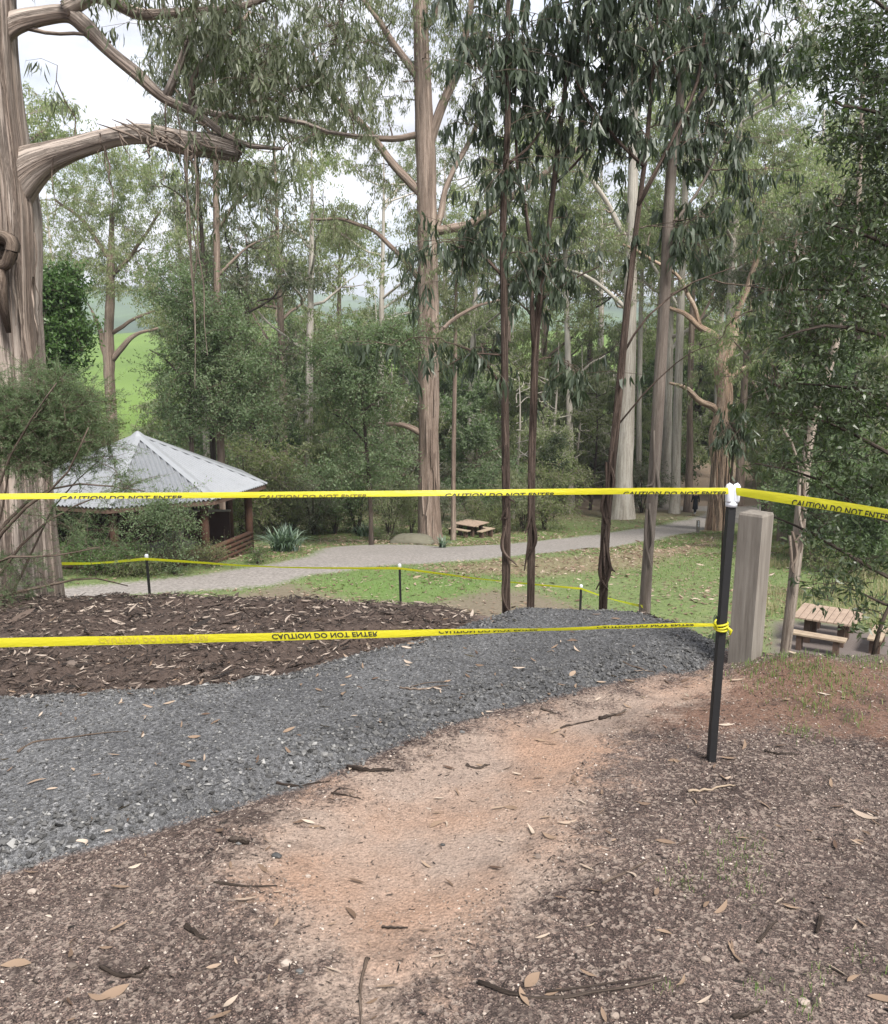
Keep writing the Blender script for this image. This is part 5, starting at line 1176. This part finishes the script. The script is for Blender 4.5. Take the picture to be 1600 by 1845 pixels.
gum(501, 45, 975, [(775, 940), (773, 850), (772, 700), (771, 500), (768, 320), (762, 160), (757, 0), (752, -160)], [21, 19, 18.5, 18, 17, 15, 12, 8],
    [([(775, 800), (752, 775), (715, 763), (670, 765), (630, 755), (600, 735)], [6, 6, 4, 3.5, 3, 1.5]), ([(768, 360), (715, 300), (660, 230), (600, 170), (560, 90)], [8, 7, 5, 4, 2]), ([(765, 290), (795, 200), (830, 110), (850, 0)], [9, 8, 7, 5]), ([(770, 520), (700, 440), (640, 400), (560, 395)], [5, 4, 3, 2]), ([(770, 420), (850, 400), (930, 350), (1010, 290), (1080, 240)], [8, 7, 6, 4, 2]), ([(772, 620), (840, 560), (900, 540)], [4, 3, 2]), ([(760, 150), (700, 60), (640, -20)], [7, 5, 4]), ([(770, 240), (680, 250), (580, 240), (540, 260)], [6, 5, 3, 2]), ([(770, 470), (810, 330), (870, 200)], [7, 5, 3]), ([(760, 60), (800, 0), (860, -80)], [6, 5, 3])],
    lambda Y: [B(600, 60, Y, 110, 90), B(700, 70, Y, 90, 90), B(820, 60, Y, 90, 90), B(560, 210, Y, 90, 60), B(640, 180, Y, 80, 60), B(860, 180, Y, 70, 60), B(700, 330, Y, 70, 60, w_=2800), B(600, 400, Y, 70, 50, w_=2600), B(860, 380, Y, 80, 60, w_=2600), B(940, 320, Y, 80, 60), B(1050, 260, Y, 80, 50), B(770, 450, Y, 60, 90), B(780, 600, Y, 50, 50, w_=1000), B(720, 540, Y, 50, 40, w_=800), B(600, 730, Y, 60, 30, w_=900)], 370,
    'massive gum with pinkish trunk standing beside the distant picnic table', 'bark_mid', strips_=10)
gum(502, 54, 962, [(1296, 920), (1300, 850), (1293, 790), (1306, 720), (1302, 660), (1318, 605), (1322, 572)], [20, 17, 15, 14, 15, 13, 6],
    [([(1306, 640), (1290, 605), (1262, 590), (1235, 565), (1200, 552)], [8, 6, 6, 4, 3]), ([(1302, 760), (1288, 735), (1262, 722), (1240, 700), (1205, 690)], [7, 6, 5, 4, 2]), ([(1308, 690), (1330, 670), (1360, 655), (1390, 640)], [6, 5, 4, 2]), ([(1262, 590), (1245, 540), (1225, 500), (1180, 470), (1120, 440)], [4, 4, 3, 3, 2]), ([(1300, 640), (1330, 560), (1350, 500), (1370, 420), (1380, 300)], [6, 5, 5, 4, 3])],
    lambda Y: [B(1190, 520, Y, 70, 50), B(1130, 450, Y, 80, 50), B(1370, 420, Y, 60, 80), B(1390, 620, Y, 50, 40), B(1240, 690, Y, 50, 30, w_=900), B(1370, 280, Y, 70, 70)], 120, 'orange ragged gum with snapped top, behind the black stake near the path bend', 'bark_orange', strips_=26, leaf='leaf_gum', k=9, amp=.12)
gum(503, 62, 916, [(1122, 880), (1124, 820), (1128, 740), (1132, 640), (1136, 500), (1140, 360), (1142, 200), (1144, 40)], [18, 17, 15.5, 13, 11, 9, 7, 5],
    [([(1138, 450), (1090, 360), (1040, 300), (980, 260)], [5, 4, 3, 2]), ([(1140, 380), (1190, 300), (1240, 200)], [5, 4, 3]), ([(1134, 560), (1060, 500), (1000, 480)], [4, 3, 2]), ([(1142, 200), (1090, 100), (1060, 20)], [5, 4, 3])],
    lambda Y: [B(1040, 300, Y, 80, 60), B(1000, 480, Y, 70, 50, w_=2500), B(1200, 230, Y, 80, 70), B(1100, 80, Y, 90, 70), B(1180, 60, Y, 80, 70), B(980, 230, Y, 60, 50), B(1080, 400, Y, 80, 50)], 175, 'broad white-trunked gum with dark flecked base standing at the forest edge', 'bark_pale', leaf='leaf_far', style='far', flare=1.7)
gum(504, 66, 912, [(1217, 880), (1219, 800), (1222, 700), (1225, 600), (1230, 450), (1236, 300), (1240, 100)], [9, 8, 7.5, 7, 6, 5, 4], [([(1230, 450), (1280, 350), (1330, 280)], [4, 3, 2]), ([(1225, 560), (1180, 480), (1160, 420)], [3, 3, 2])],
    lambda Y: [B(1290, 330, Y, 80, 70), B(1200, 420, Y, 60, 60), B(1250, 150, Y, 90, 90), B(1340, 200, Y, 70, 60)], 160, 'pale straight gum just left of the ragged orange tree', 'bark_pale', leaf='leaf_far', style='far')
gum(505, 67, 912, [(1241, 880), (1243, 800), (1243, 720), (1246, 600), (1252, 420)], [7, 6, 5, 5, 3], [([(1246, 600), (1290, 520), (1320, 440)], [3, 2, 2])],
    lambda Y: [B(1270, 450, Y, 60, 60), B(1330, 400, Y, 60, 50)], 60, 'thin flecked gum close against the right side of the pale straight one', 'bark_mid', leaf='leaf_far', style='far')
gum(506, 70, 905, [(1150, 880), (1151, 800), (1152, 700), (1155, 560), (1158, 400)], [5, 5, 4.5, 4, 3], [], lambda Y: [B(1170, 420, Y, 60, 80), B(1190, 350, Y, 50, 50)], 60, 'thin pale gum showing between the broad white trunk and grey slender one', 'bark_pale', leaf='leaf_far', style='far')
gum(507, 66, 905, [(1027, 880), (1027, 800), (1025, 700), (1022, 600), (1018, 450), (1015, 300)], [6, 6, 6, 5, 4, 3], [([(1025, 700), (1060, 660), (1090, 640)], [3, 2, 1])], lambda Y: [B(1020, 350, Y, 80, 70), B(960, 420, Y, 60, 60), B(1040, 560, Y, 60, 40, w_=1500)], 120, 'slim pale gum standing in the brush right of the second slender trunk', 'bark_pale', leaf='leaf_far', style='far')
gum(508, 47, 958, [(817, 930), (817, 880), (818, 780), (820, 650), (822, 500)], [4.5, 4.2, 4, 3.5, 2.5], [], lambda Y: [B(830, 560, Y, 50, 50), B(850, 470, Y, 50, 50)], 40, 'slim pale sapling rising right behind the distant picnic table', 'bark_mid', style='mid')
# left group
gum(509, 74, 720, [(198, 700), (197, 660), (196, 640), (196, 600), (198, 550), (200, 470), (202, 380)], [9, 9.5, 10, 8, 8, 6, 4],
    [([(196, 655), (184, 620), (176, 585), (165, 560)], [5, 5, 4, 2]), ([(200, 650), (225, 620), (250, 600), (290, 590)], [6, 5, 3, 2]), ([(203, 600), (235, 580), (280, 560)], [4, 3, 2]), ([(200, 470), (150, 400), (100, 360)], [4, 3, 2]), ([(200, 500), (250, 440), (290, 380)], [4, 3, 2])],
    lambda Y: [B(180, 470, Y, 90, 60), B(120, 380, Y, 90, 60), B(240, 400, Y, 90, 60), B(190, 310, Y, 90, 60), B(100, 270, Y, 60, 60, w_=2600), B(250, 300, Y, 70, 50, w_=2600), B(230, 520, Y, 70, 25, w_=1500)], 260, 'pale forked gum standing against the bright pasture left of the shelter roof', 'bark_mid', style='far', leaf='leaf_far', flare=1.2)
gum(510, 42, 838, [(398, 820), (397, 700), (392, 560), (390, 400), (388, 250), (385, 100), (380, -60)], [7, 6.5, 6, 5.5, 4.5, 4, 3],
    [([(390, 420), (430, 360), (480, 330)], [3, 2.5, 1.5]), ([(388, 250), (340, 190), (310, 150)], [3, 2, 1]), ([(388, 300), (440, 220), (500, 180)], [3, 2.5, 1.5]), ([(390, 500), (440, 450), (500, 420)], [3, 2, 1])],
    lambda Y: [B(380, 120, Y, 90, 90), B(460, 200, Y, 80, 60), B(480, 340, Y, 70, 50), B(330, 220, Y, 70, 60), B(500, 430, Y, 60, 45, w_=2500), B(400, 330, Y, 60, 60, w_=2600), B(440, 60, Y, 90, 80), B(520, 120, Y, 60, 60)], 190, 'tall dark gum rising just behind the right slope of the shelter roof', 'bark_mid', leaf='leaf_gum_dark')
gum(511, 43, 838, [(384, 820), (380, 700), (372, 560), (362, 400), (352, 250), (345, 100)], [5, 4.5, 4, 3.5, 3, 2], [([(362, 400), (320, 350), (290, 330)], [2.5, 2, 1])],
    lambda Y: [B(330, 350, Y, 60, 50), B(345, 180, Y, 80, 80), B(310, 90, Y, 70, 70), B(370, 480, Y, 50, 40, w_=1800)], 110, 'thinner dark gum crossing close to the tall one behind the shelter roof', 'bark_dark', leaf='leaf_gum_dark')
gum(512, 42, 965, [(668, 930), (664, 850), (658, 780), (650, 690), (645, 600)], [4, 3.5, 3, 2.5, 2], [([(660, 800), (620, 760), (590, 740)], [2, 1.5, 1]), ([(655, 740), (700, 700), (730, 690)], [2, 1.5, 1])],
    lambda Y: [B(640, 780, Y, 75, 40), B(660, 700, Y, 80, 50), B(620, 640, Y, 70, 50), B(700, 620, Y, 50, 40), B(610, 850, Y, 60, 25, w_=1200), B(700, 830, Y, 40, 40, w_=1000)], 170, 'dark feathery wattle with thin black trunk left of the massive gum', 'bark_dark', leaf='leaf_wattle', style='wattle', name='wattle_tree', ls=1.2, twr=.01)
gum(513, 41, 830, [(345, 800), (342, 720), (340, 640), (338, 560), (335, 500)], [4, 3.5, 3, 2, 1.5], [([(342, 700), (300, 650), (270, 630)], [2, 1.5, 1]), ([(340, 660), (400, 620), (440, 600)], [2, 1.5, 1])],
    lambda Y: [B(330, 520, Y, 70, 50), B(350, 610, Y, 50, 50), B(400, 590, Y, 70, 50), B(350, 680, Y, 100, 50), B(450, 660, Y, 60, 50), B(330, 745, Y, 50, 35), B(430, 740, Y, 70, 40)], 230, 'blue-green feathery wattle crowding behind the shelter roof', 'bark_dark', leaf='leaf_wattle', style='wattle', name='wattle_tree', ls=1.2, twr=.01)
gum(514, 38, 760, [(95, 740), (95, 660), (92, 580), (92, 520)], [8, 7, 5, 3], [], lambda Y: [B(95, 520, Y, 50, 45), B(85, 590, Y, 70, 60), B(110, 610, Y, 50, 50), B(70, 650, Y, 60, 40), B(100, 670, Y, 35, 25)], 200, 'dense bright green rounded evergreen right of the huge left trunk', 'bark_dark', leaf='leaf_green', style='broad', name='evergreen_tree', ls=1.5, twr=.01)
gum(515, 44, 860, [(150, 840), (148, 780), (145, 730)], [4, 3, 2], [], lambda Y: [B(150, 740, Y, 60, 45), B(100, 770, Y, 60, 50), B(185, 770, Y, 35, 40), B(120, 830, Y, 70, 40), B(60, 720, Y, 60, 50)], 190, 'dark bushy tree hiding the left slope of the shelter roof', 'bark_dark', leaf='leaf_bush', style='bush', name='bushy_tree', ls=1.5, twr=.01)

# ---- 6. bushes with a place of their own
def bush(px, py, Y, rx, ry, n, label, leaf='leaf_bush', style='bush', ls=1., seed=0, group=None, top=None, name='bush', den=1., ryy=None):
    t = Tree(600 + seed); c = at(px, py, Y); zb = hz(c[0], Y); b_ = np.array([c[0], Y, zb]); k_ = Y / 1600.
    for j in range(5):
        a = t.r.uniform(0, 6.28); t.limb([b_ + [0, 0, -.1], b_ + [math.cos(a) * rx * k_ * .3, math.sin(a) * rx * k_ * .3, (c[2] - zb) * .6], c + [math.cos(a) * rx * k_ * .4, math.sin(a) * rx * k_ * .3, 0]], [.018, .012, .006])
    bl = [(c, (rx * k_, ryy or rx * k_ * .7, ry * k_), 1.), ((c + b_) / 2, (rx * k_ * .8, rx * k_ * .5, max(.2, (c[2] - zb) * .5)), .8)]
    for j in range(4): a = t.r.uniform(0, 6.28); bl.append((c + np.array([math.cos(a) * rx * k_ * .6, math.sin(a) * rx * k_ * .4, t.r.uniform(-.4, .6) * ry * k_]), (rx * k_ * .5, rx * k_ * .4, ry * k_ * .5), .4))
    t.crown(bl, n, style, .006, .03, up=0, leafscale=ls, den=den, lift=.05)
    return t.build(name, b_, label, 'bush', M['bark_dark'], M[leaf], group)
bush(180, 998, 31, 85, 12, 90, 'low leafy green bush in front of the shelter, above the far tape', 'leaf_green', 'bush', .75, 1)
bush(308, 930, 31.2, 34, 24, 44, 'small feathery sapling growing before the shelter counter', 'leaf_wattle', 'wattle', .8, 2)
bush(232, 1018, 30.6, 60, 9, 50, 'low scrubby plants beneath the front of the shelter', 'leaf_bush', 'bush', .7, 3)
bush(375, 995, 32.6, 45, 8, 26, 'low purple-grey shrublets against the log wall', 'leaf_bush', 'bush', .6, 4)
bush(463, 998, 33.4, 15, 8, 12, 'small leafy plant at the foot of the log wall end', 'leaf_green', 'bush', .6, 5)
bush(885, 935, 52, 34, 22, 40, 'dark bush behind the distant picnic table', 'leaf_bush', 'bush', 1., 6)
bush(855, 950, 53, 30, 7, 26, 'low pale green groundcover right of the distant table', 'leaf_green', 'bush', .9, 7)
bush(1000, 830, 60, 28, 55, 60, 'narrow dark bush behind the second slender trunk', 'leaf_dark', 'bush', 1.4, 8)
bush(1480, 880, 34, 55, 45, 110, 'blue-green feathery wattle bush behind the right tape', 'leaf_wattle', 'wattle', 1.1, 9)
bush(1565, 900, 31, 50, 70, 110, 'blue-green wattle thicket at the right edge', 'leaf_wattle', 'wattle', 1.1, 10)
bush(1500, 1010, 27, 50, 35, 36, 'scrubby half-bare shrub behind the slatted table', 'leaf_bush', 'bush', .7, 11, den=.4)
bush(1372, 800, 80, 60, 50, 90, 'leafy green shrub right of the ragged orange tree', 'leaf_bush', 'bush', 1.3, 12)
bush(1320, 770, 13, 18, 14, 12, 'hanging dark sprig cluster on a sapling near the white caps', 'leaf_gum_near', 'near', .9, 13, name='sapling')

# ---- 7. forest behind: a few grown shapes, copied
def proto_gum(seed, h, bark, leaf, fork=True, dens=1., style='far'):
    t = Tree(seed); r = t.r; lean = r.normal(0, .03)
    P = np.array([[lean * h * q + math.sin(q * 4 + seed) * .25, math.cos(q * 3 + seed) * .2, h * q - .3 * (q == 0)] for q in np.linspace(0, 1, 8)]); t.limb(P, [.42, .33, .3, .27, .23, .18, .12, .05], n=50, amp=.07, sides=12)
    bl = []
    for j in range(9):
        q = r.uniform(.38, .95); a = r.uniform(0, 6.28); L_ = h * r.uniform(.12, .24); s_ = P[0] * 0 + np.array([np.interp(q * h, P[:, 2], P[:, 0]), np.interp(q * h, P[:, 2], P[:, 1]), q * h])
        e = s_ + [math.cos(a) * L_, math.sin(a) * L_, L_ * r.uniform(.3, 1.)]; m_ = (s_ + e) / 2 + [0, 0, -.1 * L_]; t.limb([s_, m_, e], [.13 * (1.2 - q) + .04, .08 * (1.2 - q) + .03, .025], wig=.25)
        rr = h * r.uniform(.07, .13); bl.append((e, (rr, rr, rr * .8), rr ** 2))
    bl.append((P[-1], (h * .12, h * .12, h * .1), (h * .12) ** 2))
    t.crown(bl, int(88 * dens), style, .014, .06, up=.3, leafscale=1.15)
    return t.build('gum_tree', [0, 0, 0], 'x', 'tree', M[bark], M[leaf], twig=M['bark_limb'])
def proto_bush(seed, h, leaf, style='bush', n=60, ls=1.8, r_=.5):
    t = Tree(seed); r = t.r
    for j in range(6):
        a = r.uniform(0, 6.28); t.limb([(0, 0, -.2), (math.cos(a) * h * .12, math.sin(a) * h * .12, h * .4), (math.cos(a) * h * .3, math.sin(a) * h * .3, h * .75)], [.09, .05, .02], wig=.1)
    bl = [((0, 0, h * .5), (h * r_, h * r_, h * .45), 1.)] + [((r.normal(0, h * .25), r.normal(0, h * .25), h * r.uniform(.2, .85)), (h * .25,) * 3, .25) for _ in range(5)]
    t.crown(bl, n, style, .012, .03, up=0, leafscale=ls, tw_scale=1.5)
    return t.build('understorey_tree', [0, 0, 0], 'x', 'tree', M['bark_dark'], M[leaf], twig=M['bark_limb'])
PG = [proto_gum(701, 24, 'bark_pale', 'leaf_far'), proto_gum(702, 27, 'bark_mid', 'leaf_gum'), proto_gum(703, 22, 'bark_mid', 'leaf_far', dens=1.2), proto_gum(704, 28, 'bark_pale', 'leaf_gum', dens=.9), proto_gum(705, 20, 'bark_dark', 'leaf_gum_dark', dens=1.1)]
PB = [proto_bush(711, 6, 'leaf_bush'), proto_bush(712, 7, 'leaf_wattle', 'wattle', 55, 2.), proto_bush(713, 5, 'leaf_gum_dark', 'bush', 60), proto_bush(714, 6.5, 'leaf_gum', 'far', 55, 1.0), proto_bush(715, 4, 'leaf_bush', 'bush', 50, 1.4, .7)]
def proto_fill(seed, h, bark, leaf, style, n, ls):
    t = Tree(seed); r = t.r
    P = np.array([[math.sin(q * 4 + seed) * .3, math.cos(q * 3 + seed) * .25, h * q - .3 * (q == 0)] for q in np.linspace(0, 1, 7)]); t.limb(P, [.17, .14, .12, .1, .08, .05, .03], n=30, amp=.08, sides=8)
    bl = []
    for j in range(12):
        q = r.uniform(.08, .95); a = r.uniform(0, 6.28); L_ = h * r.uniform(.10, .26) * (1.15 - q * .5); s_ = np.array([0, 0, q * h]); e = s_ + [math.cos(a) * L_, math.sin(a) * L_, L_ * r.uniform(.2, .7)]
        t.limb([s_, (s_ + e) / 2 - [0, 0, .06 * L_], e], [.06, .04, .02], wig=.2); rr = h * r.uniform(.08, .15); bl.append((e, (rr, rr, rr * .7), rr ** 2))
    for j in range(6):
        a = r.uniform(0, 6.28); z_ = h * r.uniform(.1, .8); L_ = h * r.uniform(.15, .3); e = np.array([math.cos(a) * L_, math.sin(a) * L_, z_ + L_ * r.uniform(-.1, .6)])
        Qb = t.limb([(0, 0, z_), e * [.5, .5, 1] - [0, 0, .1 * L_], e], [.05, .035, .012], wig=.45, node=False); t.limb([Qb[len(Qb) // 2], Qb[len(Qb) // 2] + (e - [0, 0, z_]) * .3 + r.normal(0, .3, 3)], [.025, .01], wig=.15, node=False)
    t.crown(bl, int(n * .8), style, .018, .05, up=.2, leafscale=ls, tw_scale=1.0)
    return t.build('forest_tree', [0, 0, 0], 'x', 'tree', M[bark], M[leaf], twig=M['bark_pale'])
PF = [proto_fill(721, 13, 'bark_pale', 'leaf_far', 'far', 120, 1.2), proto_fill(722, 14, 'bark_dark', 'leaf_gum', 'mid', 150, 1.6), proto_fill(723, 12, 'bark_mid', 'leaf_wattle', 'wattle', 130, 2.4), proto_fill(724, 15, 'bark_pale', 'leaf_bush', 'far', 120, 1.2), proto_fill(725, 12, 'bark_dark', 'leaf_far', 'mid', 150, 1.7)]
# (proto, px, Y, scale, rotation)
FG = [(2, 52, 60, 1.2), (0, 350, 80, 1.2), (3, 1300, 62, 1.1), (0, 1200, 70, 1.15), (2, 1460, 56, 1.0), (0, 560, 60, 1.0), (1, 505, 66, 1.0), (2, 620, 78, 1.05), (3, 690, 70, .95), (4, 455, 58, .9), (0, 850, 72, 1.0), (2, 905, 84, 1.1), (1, 985, 76, 1.05), (4, 1060, 82, 1.1), (3, 1075, 95, 1.2), (2, 1180, 86, 1.15), (0, 1290, 84, 1.1), (1, 1345, 72, 1.0), (4, 1400, 60, .95), (3, 1440, 78, 1.15), (2, 1490, 66, 1.0), (0, 1550, 74, 1.1), (1, 1600, 58, 1.0), (2, 1420, 46, .8), (4, 1520, 42, .8), (3, 120, 96, 1.0), (2, 60, 80, .95), (4, 360, 92, .9), (0, 372, 70, .9), (3, 800, 100, 1.1), (1, 1130, 110, 1.2), (4, 1250, 100, 1.2), (2, 30, 60, .9), (0, 1480, 100, 1.2), (3, 1370, 96, 1.2)]
rg = np.random.default_rng(77); lab_g = []
def ordinal(i): return ['leftmost', 'second', 'third', 'fourth', 'fifth', 'sixth', 'seventh', 'eighth', 'ninth', 'tenth', 'eleventh', 'twelfth', 'thirteenth', 'fourteenth', 'fifteenth', 'sixteenth', 'seventeenth', 'eighteenth', 'nineteenth', 'twentieth'][i]
KG = ['pale open gum', 'tall pinkish gum', 'grey-green spreading gum', 'tall pale gum', 'short dark gum']
KF = ['pale-leaved small tree', 'olive drooping small tree', 'blue-green wattle', 'light green small tree', 'grey leafy small tree']
KB = ['olive bush', 'feathery bush', 'dark bush', 'pale thicket', 'low broad bush']
def place(protos, items, kinds, grp, land):
    used = [False] * len(protos); cnt = {}
    items = sorted(items, key=lambda q: q[1])
    tot = {}
    for it in items: tot[it[0]] = tot.get(it[0], 0) + 1
    for (k_, px, Y, sc) in items:
        x_ = (px - 800) / 1600 * Y * 1.0; z_ = hz(x_, Y); i = cnt.get(k_, 0); cnt[k_] = i + 1
        lb = f'{kinds[k_]} {land(px)}, {ordinal(i)} such from left' if i else f'{kinds[k_]} {land(px)}, leftmost such one'
        rz = rg.uniform(0, 6.28); s_ = (sc * rg.uniform(.93, 1.07), sc)
        if not used[k_]:
            o = protos[k_]; used[k_] = True; o.location = (x_, Y, z_); o.rotation_euler = (0, 0, rz); o.scale = (s_[0], s_[0], s_[1]); o['label'] = lb; o['group'] = grp
        else: copy_tree(protos[k_], (x_, Y, z_), rz, s_, lb, grp)
def land(px):
    for lim, s_ in ((150, 'far beyond the huge left trunk'), (330, 'beyond the pasture gap'), (480, 'beyond the shelter roof'), (740, 'between shelter and massive gum'), (900, 'behind the distant picnic table'), (1080, 'behind the two left slender trunks'), (1240, 'behind the broad white trunk'), (1400, 'behind the timber post'), (9999, 'behind the dark right foliage')):
        if px < lim: return s_
place(PG, FG, KG, 'gums in the forest beyond the clearing', land)
FF = []
for i, px in enumerate(range(345, 1680, 46)): FF.append(((i * 3 + i // 5) % 5, px + rg.uniform(-14, 14), rg.uniform(70, 84), rg.uniform(.85, 1.15)))
for i, px in enumerate(range(385, 1680, 48)): FF.append(((i * 2 + 1) % 5, px + rg.uniform(-14, 14), rg.uniform(88, 104), rg.uniform(1.0, 1.3)))
for k_, px, Y, sc in [(1, 480, 56, .75), (2, 545, 60, .8), (4, 600, 58, .7), (0, 930, 62, .8), (3, 1000, 66, .85), (1, 1070, 68, .8), (2, 860, 60, .75), (1, 1400, 52, .9), (3, 1450, 46, .8), (0, 1520, 50, .9), (4, 1580, 44, .85), (2, 1500, 38, .7), (0, 60, 70, .8)]: FF.append((k_, px, Y, sc))
FF = [(k_, px, Y + (24 if 1195 < px < 1432 and Y < 90 else 0), sc) for k_, px, Y, sc in FF]
place(PF, FF, KF, 'leafy trees filling the forest edge', land)
FB = []
for i, px in enumerate(range(345, 1660, 30)):
    FB.append((i % 5, px + rg.uniform(-12, 12), rg.uniform(66, 86), rg.uniform(.8, 1.35)))
for i, px in enumerate([440, 480, 520, 560, 600, 640, 700, 740, 790, 850, 900, 945, 985]):
    FB.append(((i * 2 + 1) % 5, px, rg.uniform(50, 58) if px > 760 else rg.uniform(46, 54), rg.uniform(.5, .8)))
for px, Y, k_, s_ in [(270, 44, 1, .8), (200, 42, 0, .8), (320, 47, 3, .8), (430, 48, 0, 1.1), (470, 50, 2, 1.0), (1400, 64, 1, .8), (1440, 56, 0, .8), (1500, 48, 3, .9), (1560, 44, 1, 1.0), (1610, 40, 0, 1.0), (30, 36, 2, 1.0), (90, 38, 0, .9), (1460, 40, 2, .5), (1540, 36, 1, .6), (1600, 32, 3, .5)]: FB.append((k_, px, Y, s_))
FB = [(k_, px, Y + (24 if 1195 < px < 1432 and Y < 90 else 0), sc) for k_, px, Y, sc in FB]
place(PB, FB, KB, 'understorey trees and bushes round the clearing', land)

# ---- 8. air
hb = MB(); hb.box((0, 1990, 60), (5400, 4140, 180)); hz_ = hb.build('haze', None, None); hz_['kind'] = 'stuff'; hz_['label'] = 'thin pale air that fades the far hills'
vm = bpy.data.materials.new('air'); vm.use_nodes = True; vt = vm.node_tree; vt.nodes.clear(); vo = vt.nodes.new('ShaderNodeOutputMaterial'); vp = vt.nodes.new('ShaderNodeVolumePrincipled')
vp.inputs['Color'].default_value = (.86, .92, 1, 1); vp.inputs['Density'].default_value = .00038; vp.inputs['Anisotropy'].default_value = .3; vt.links.new(vp.outputs[0], vo.inputs['Volume']); hz_.data.materials.append(vm)
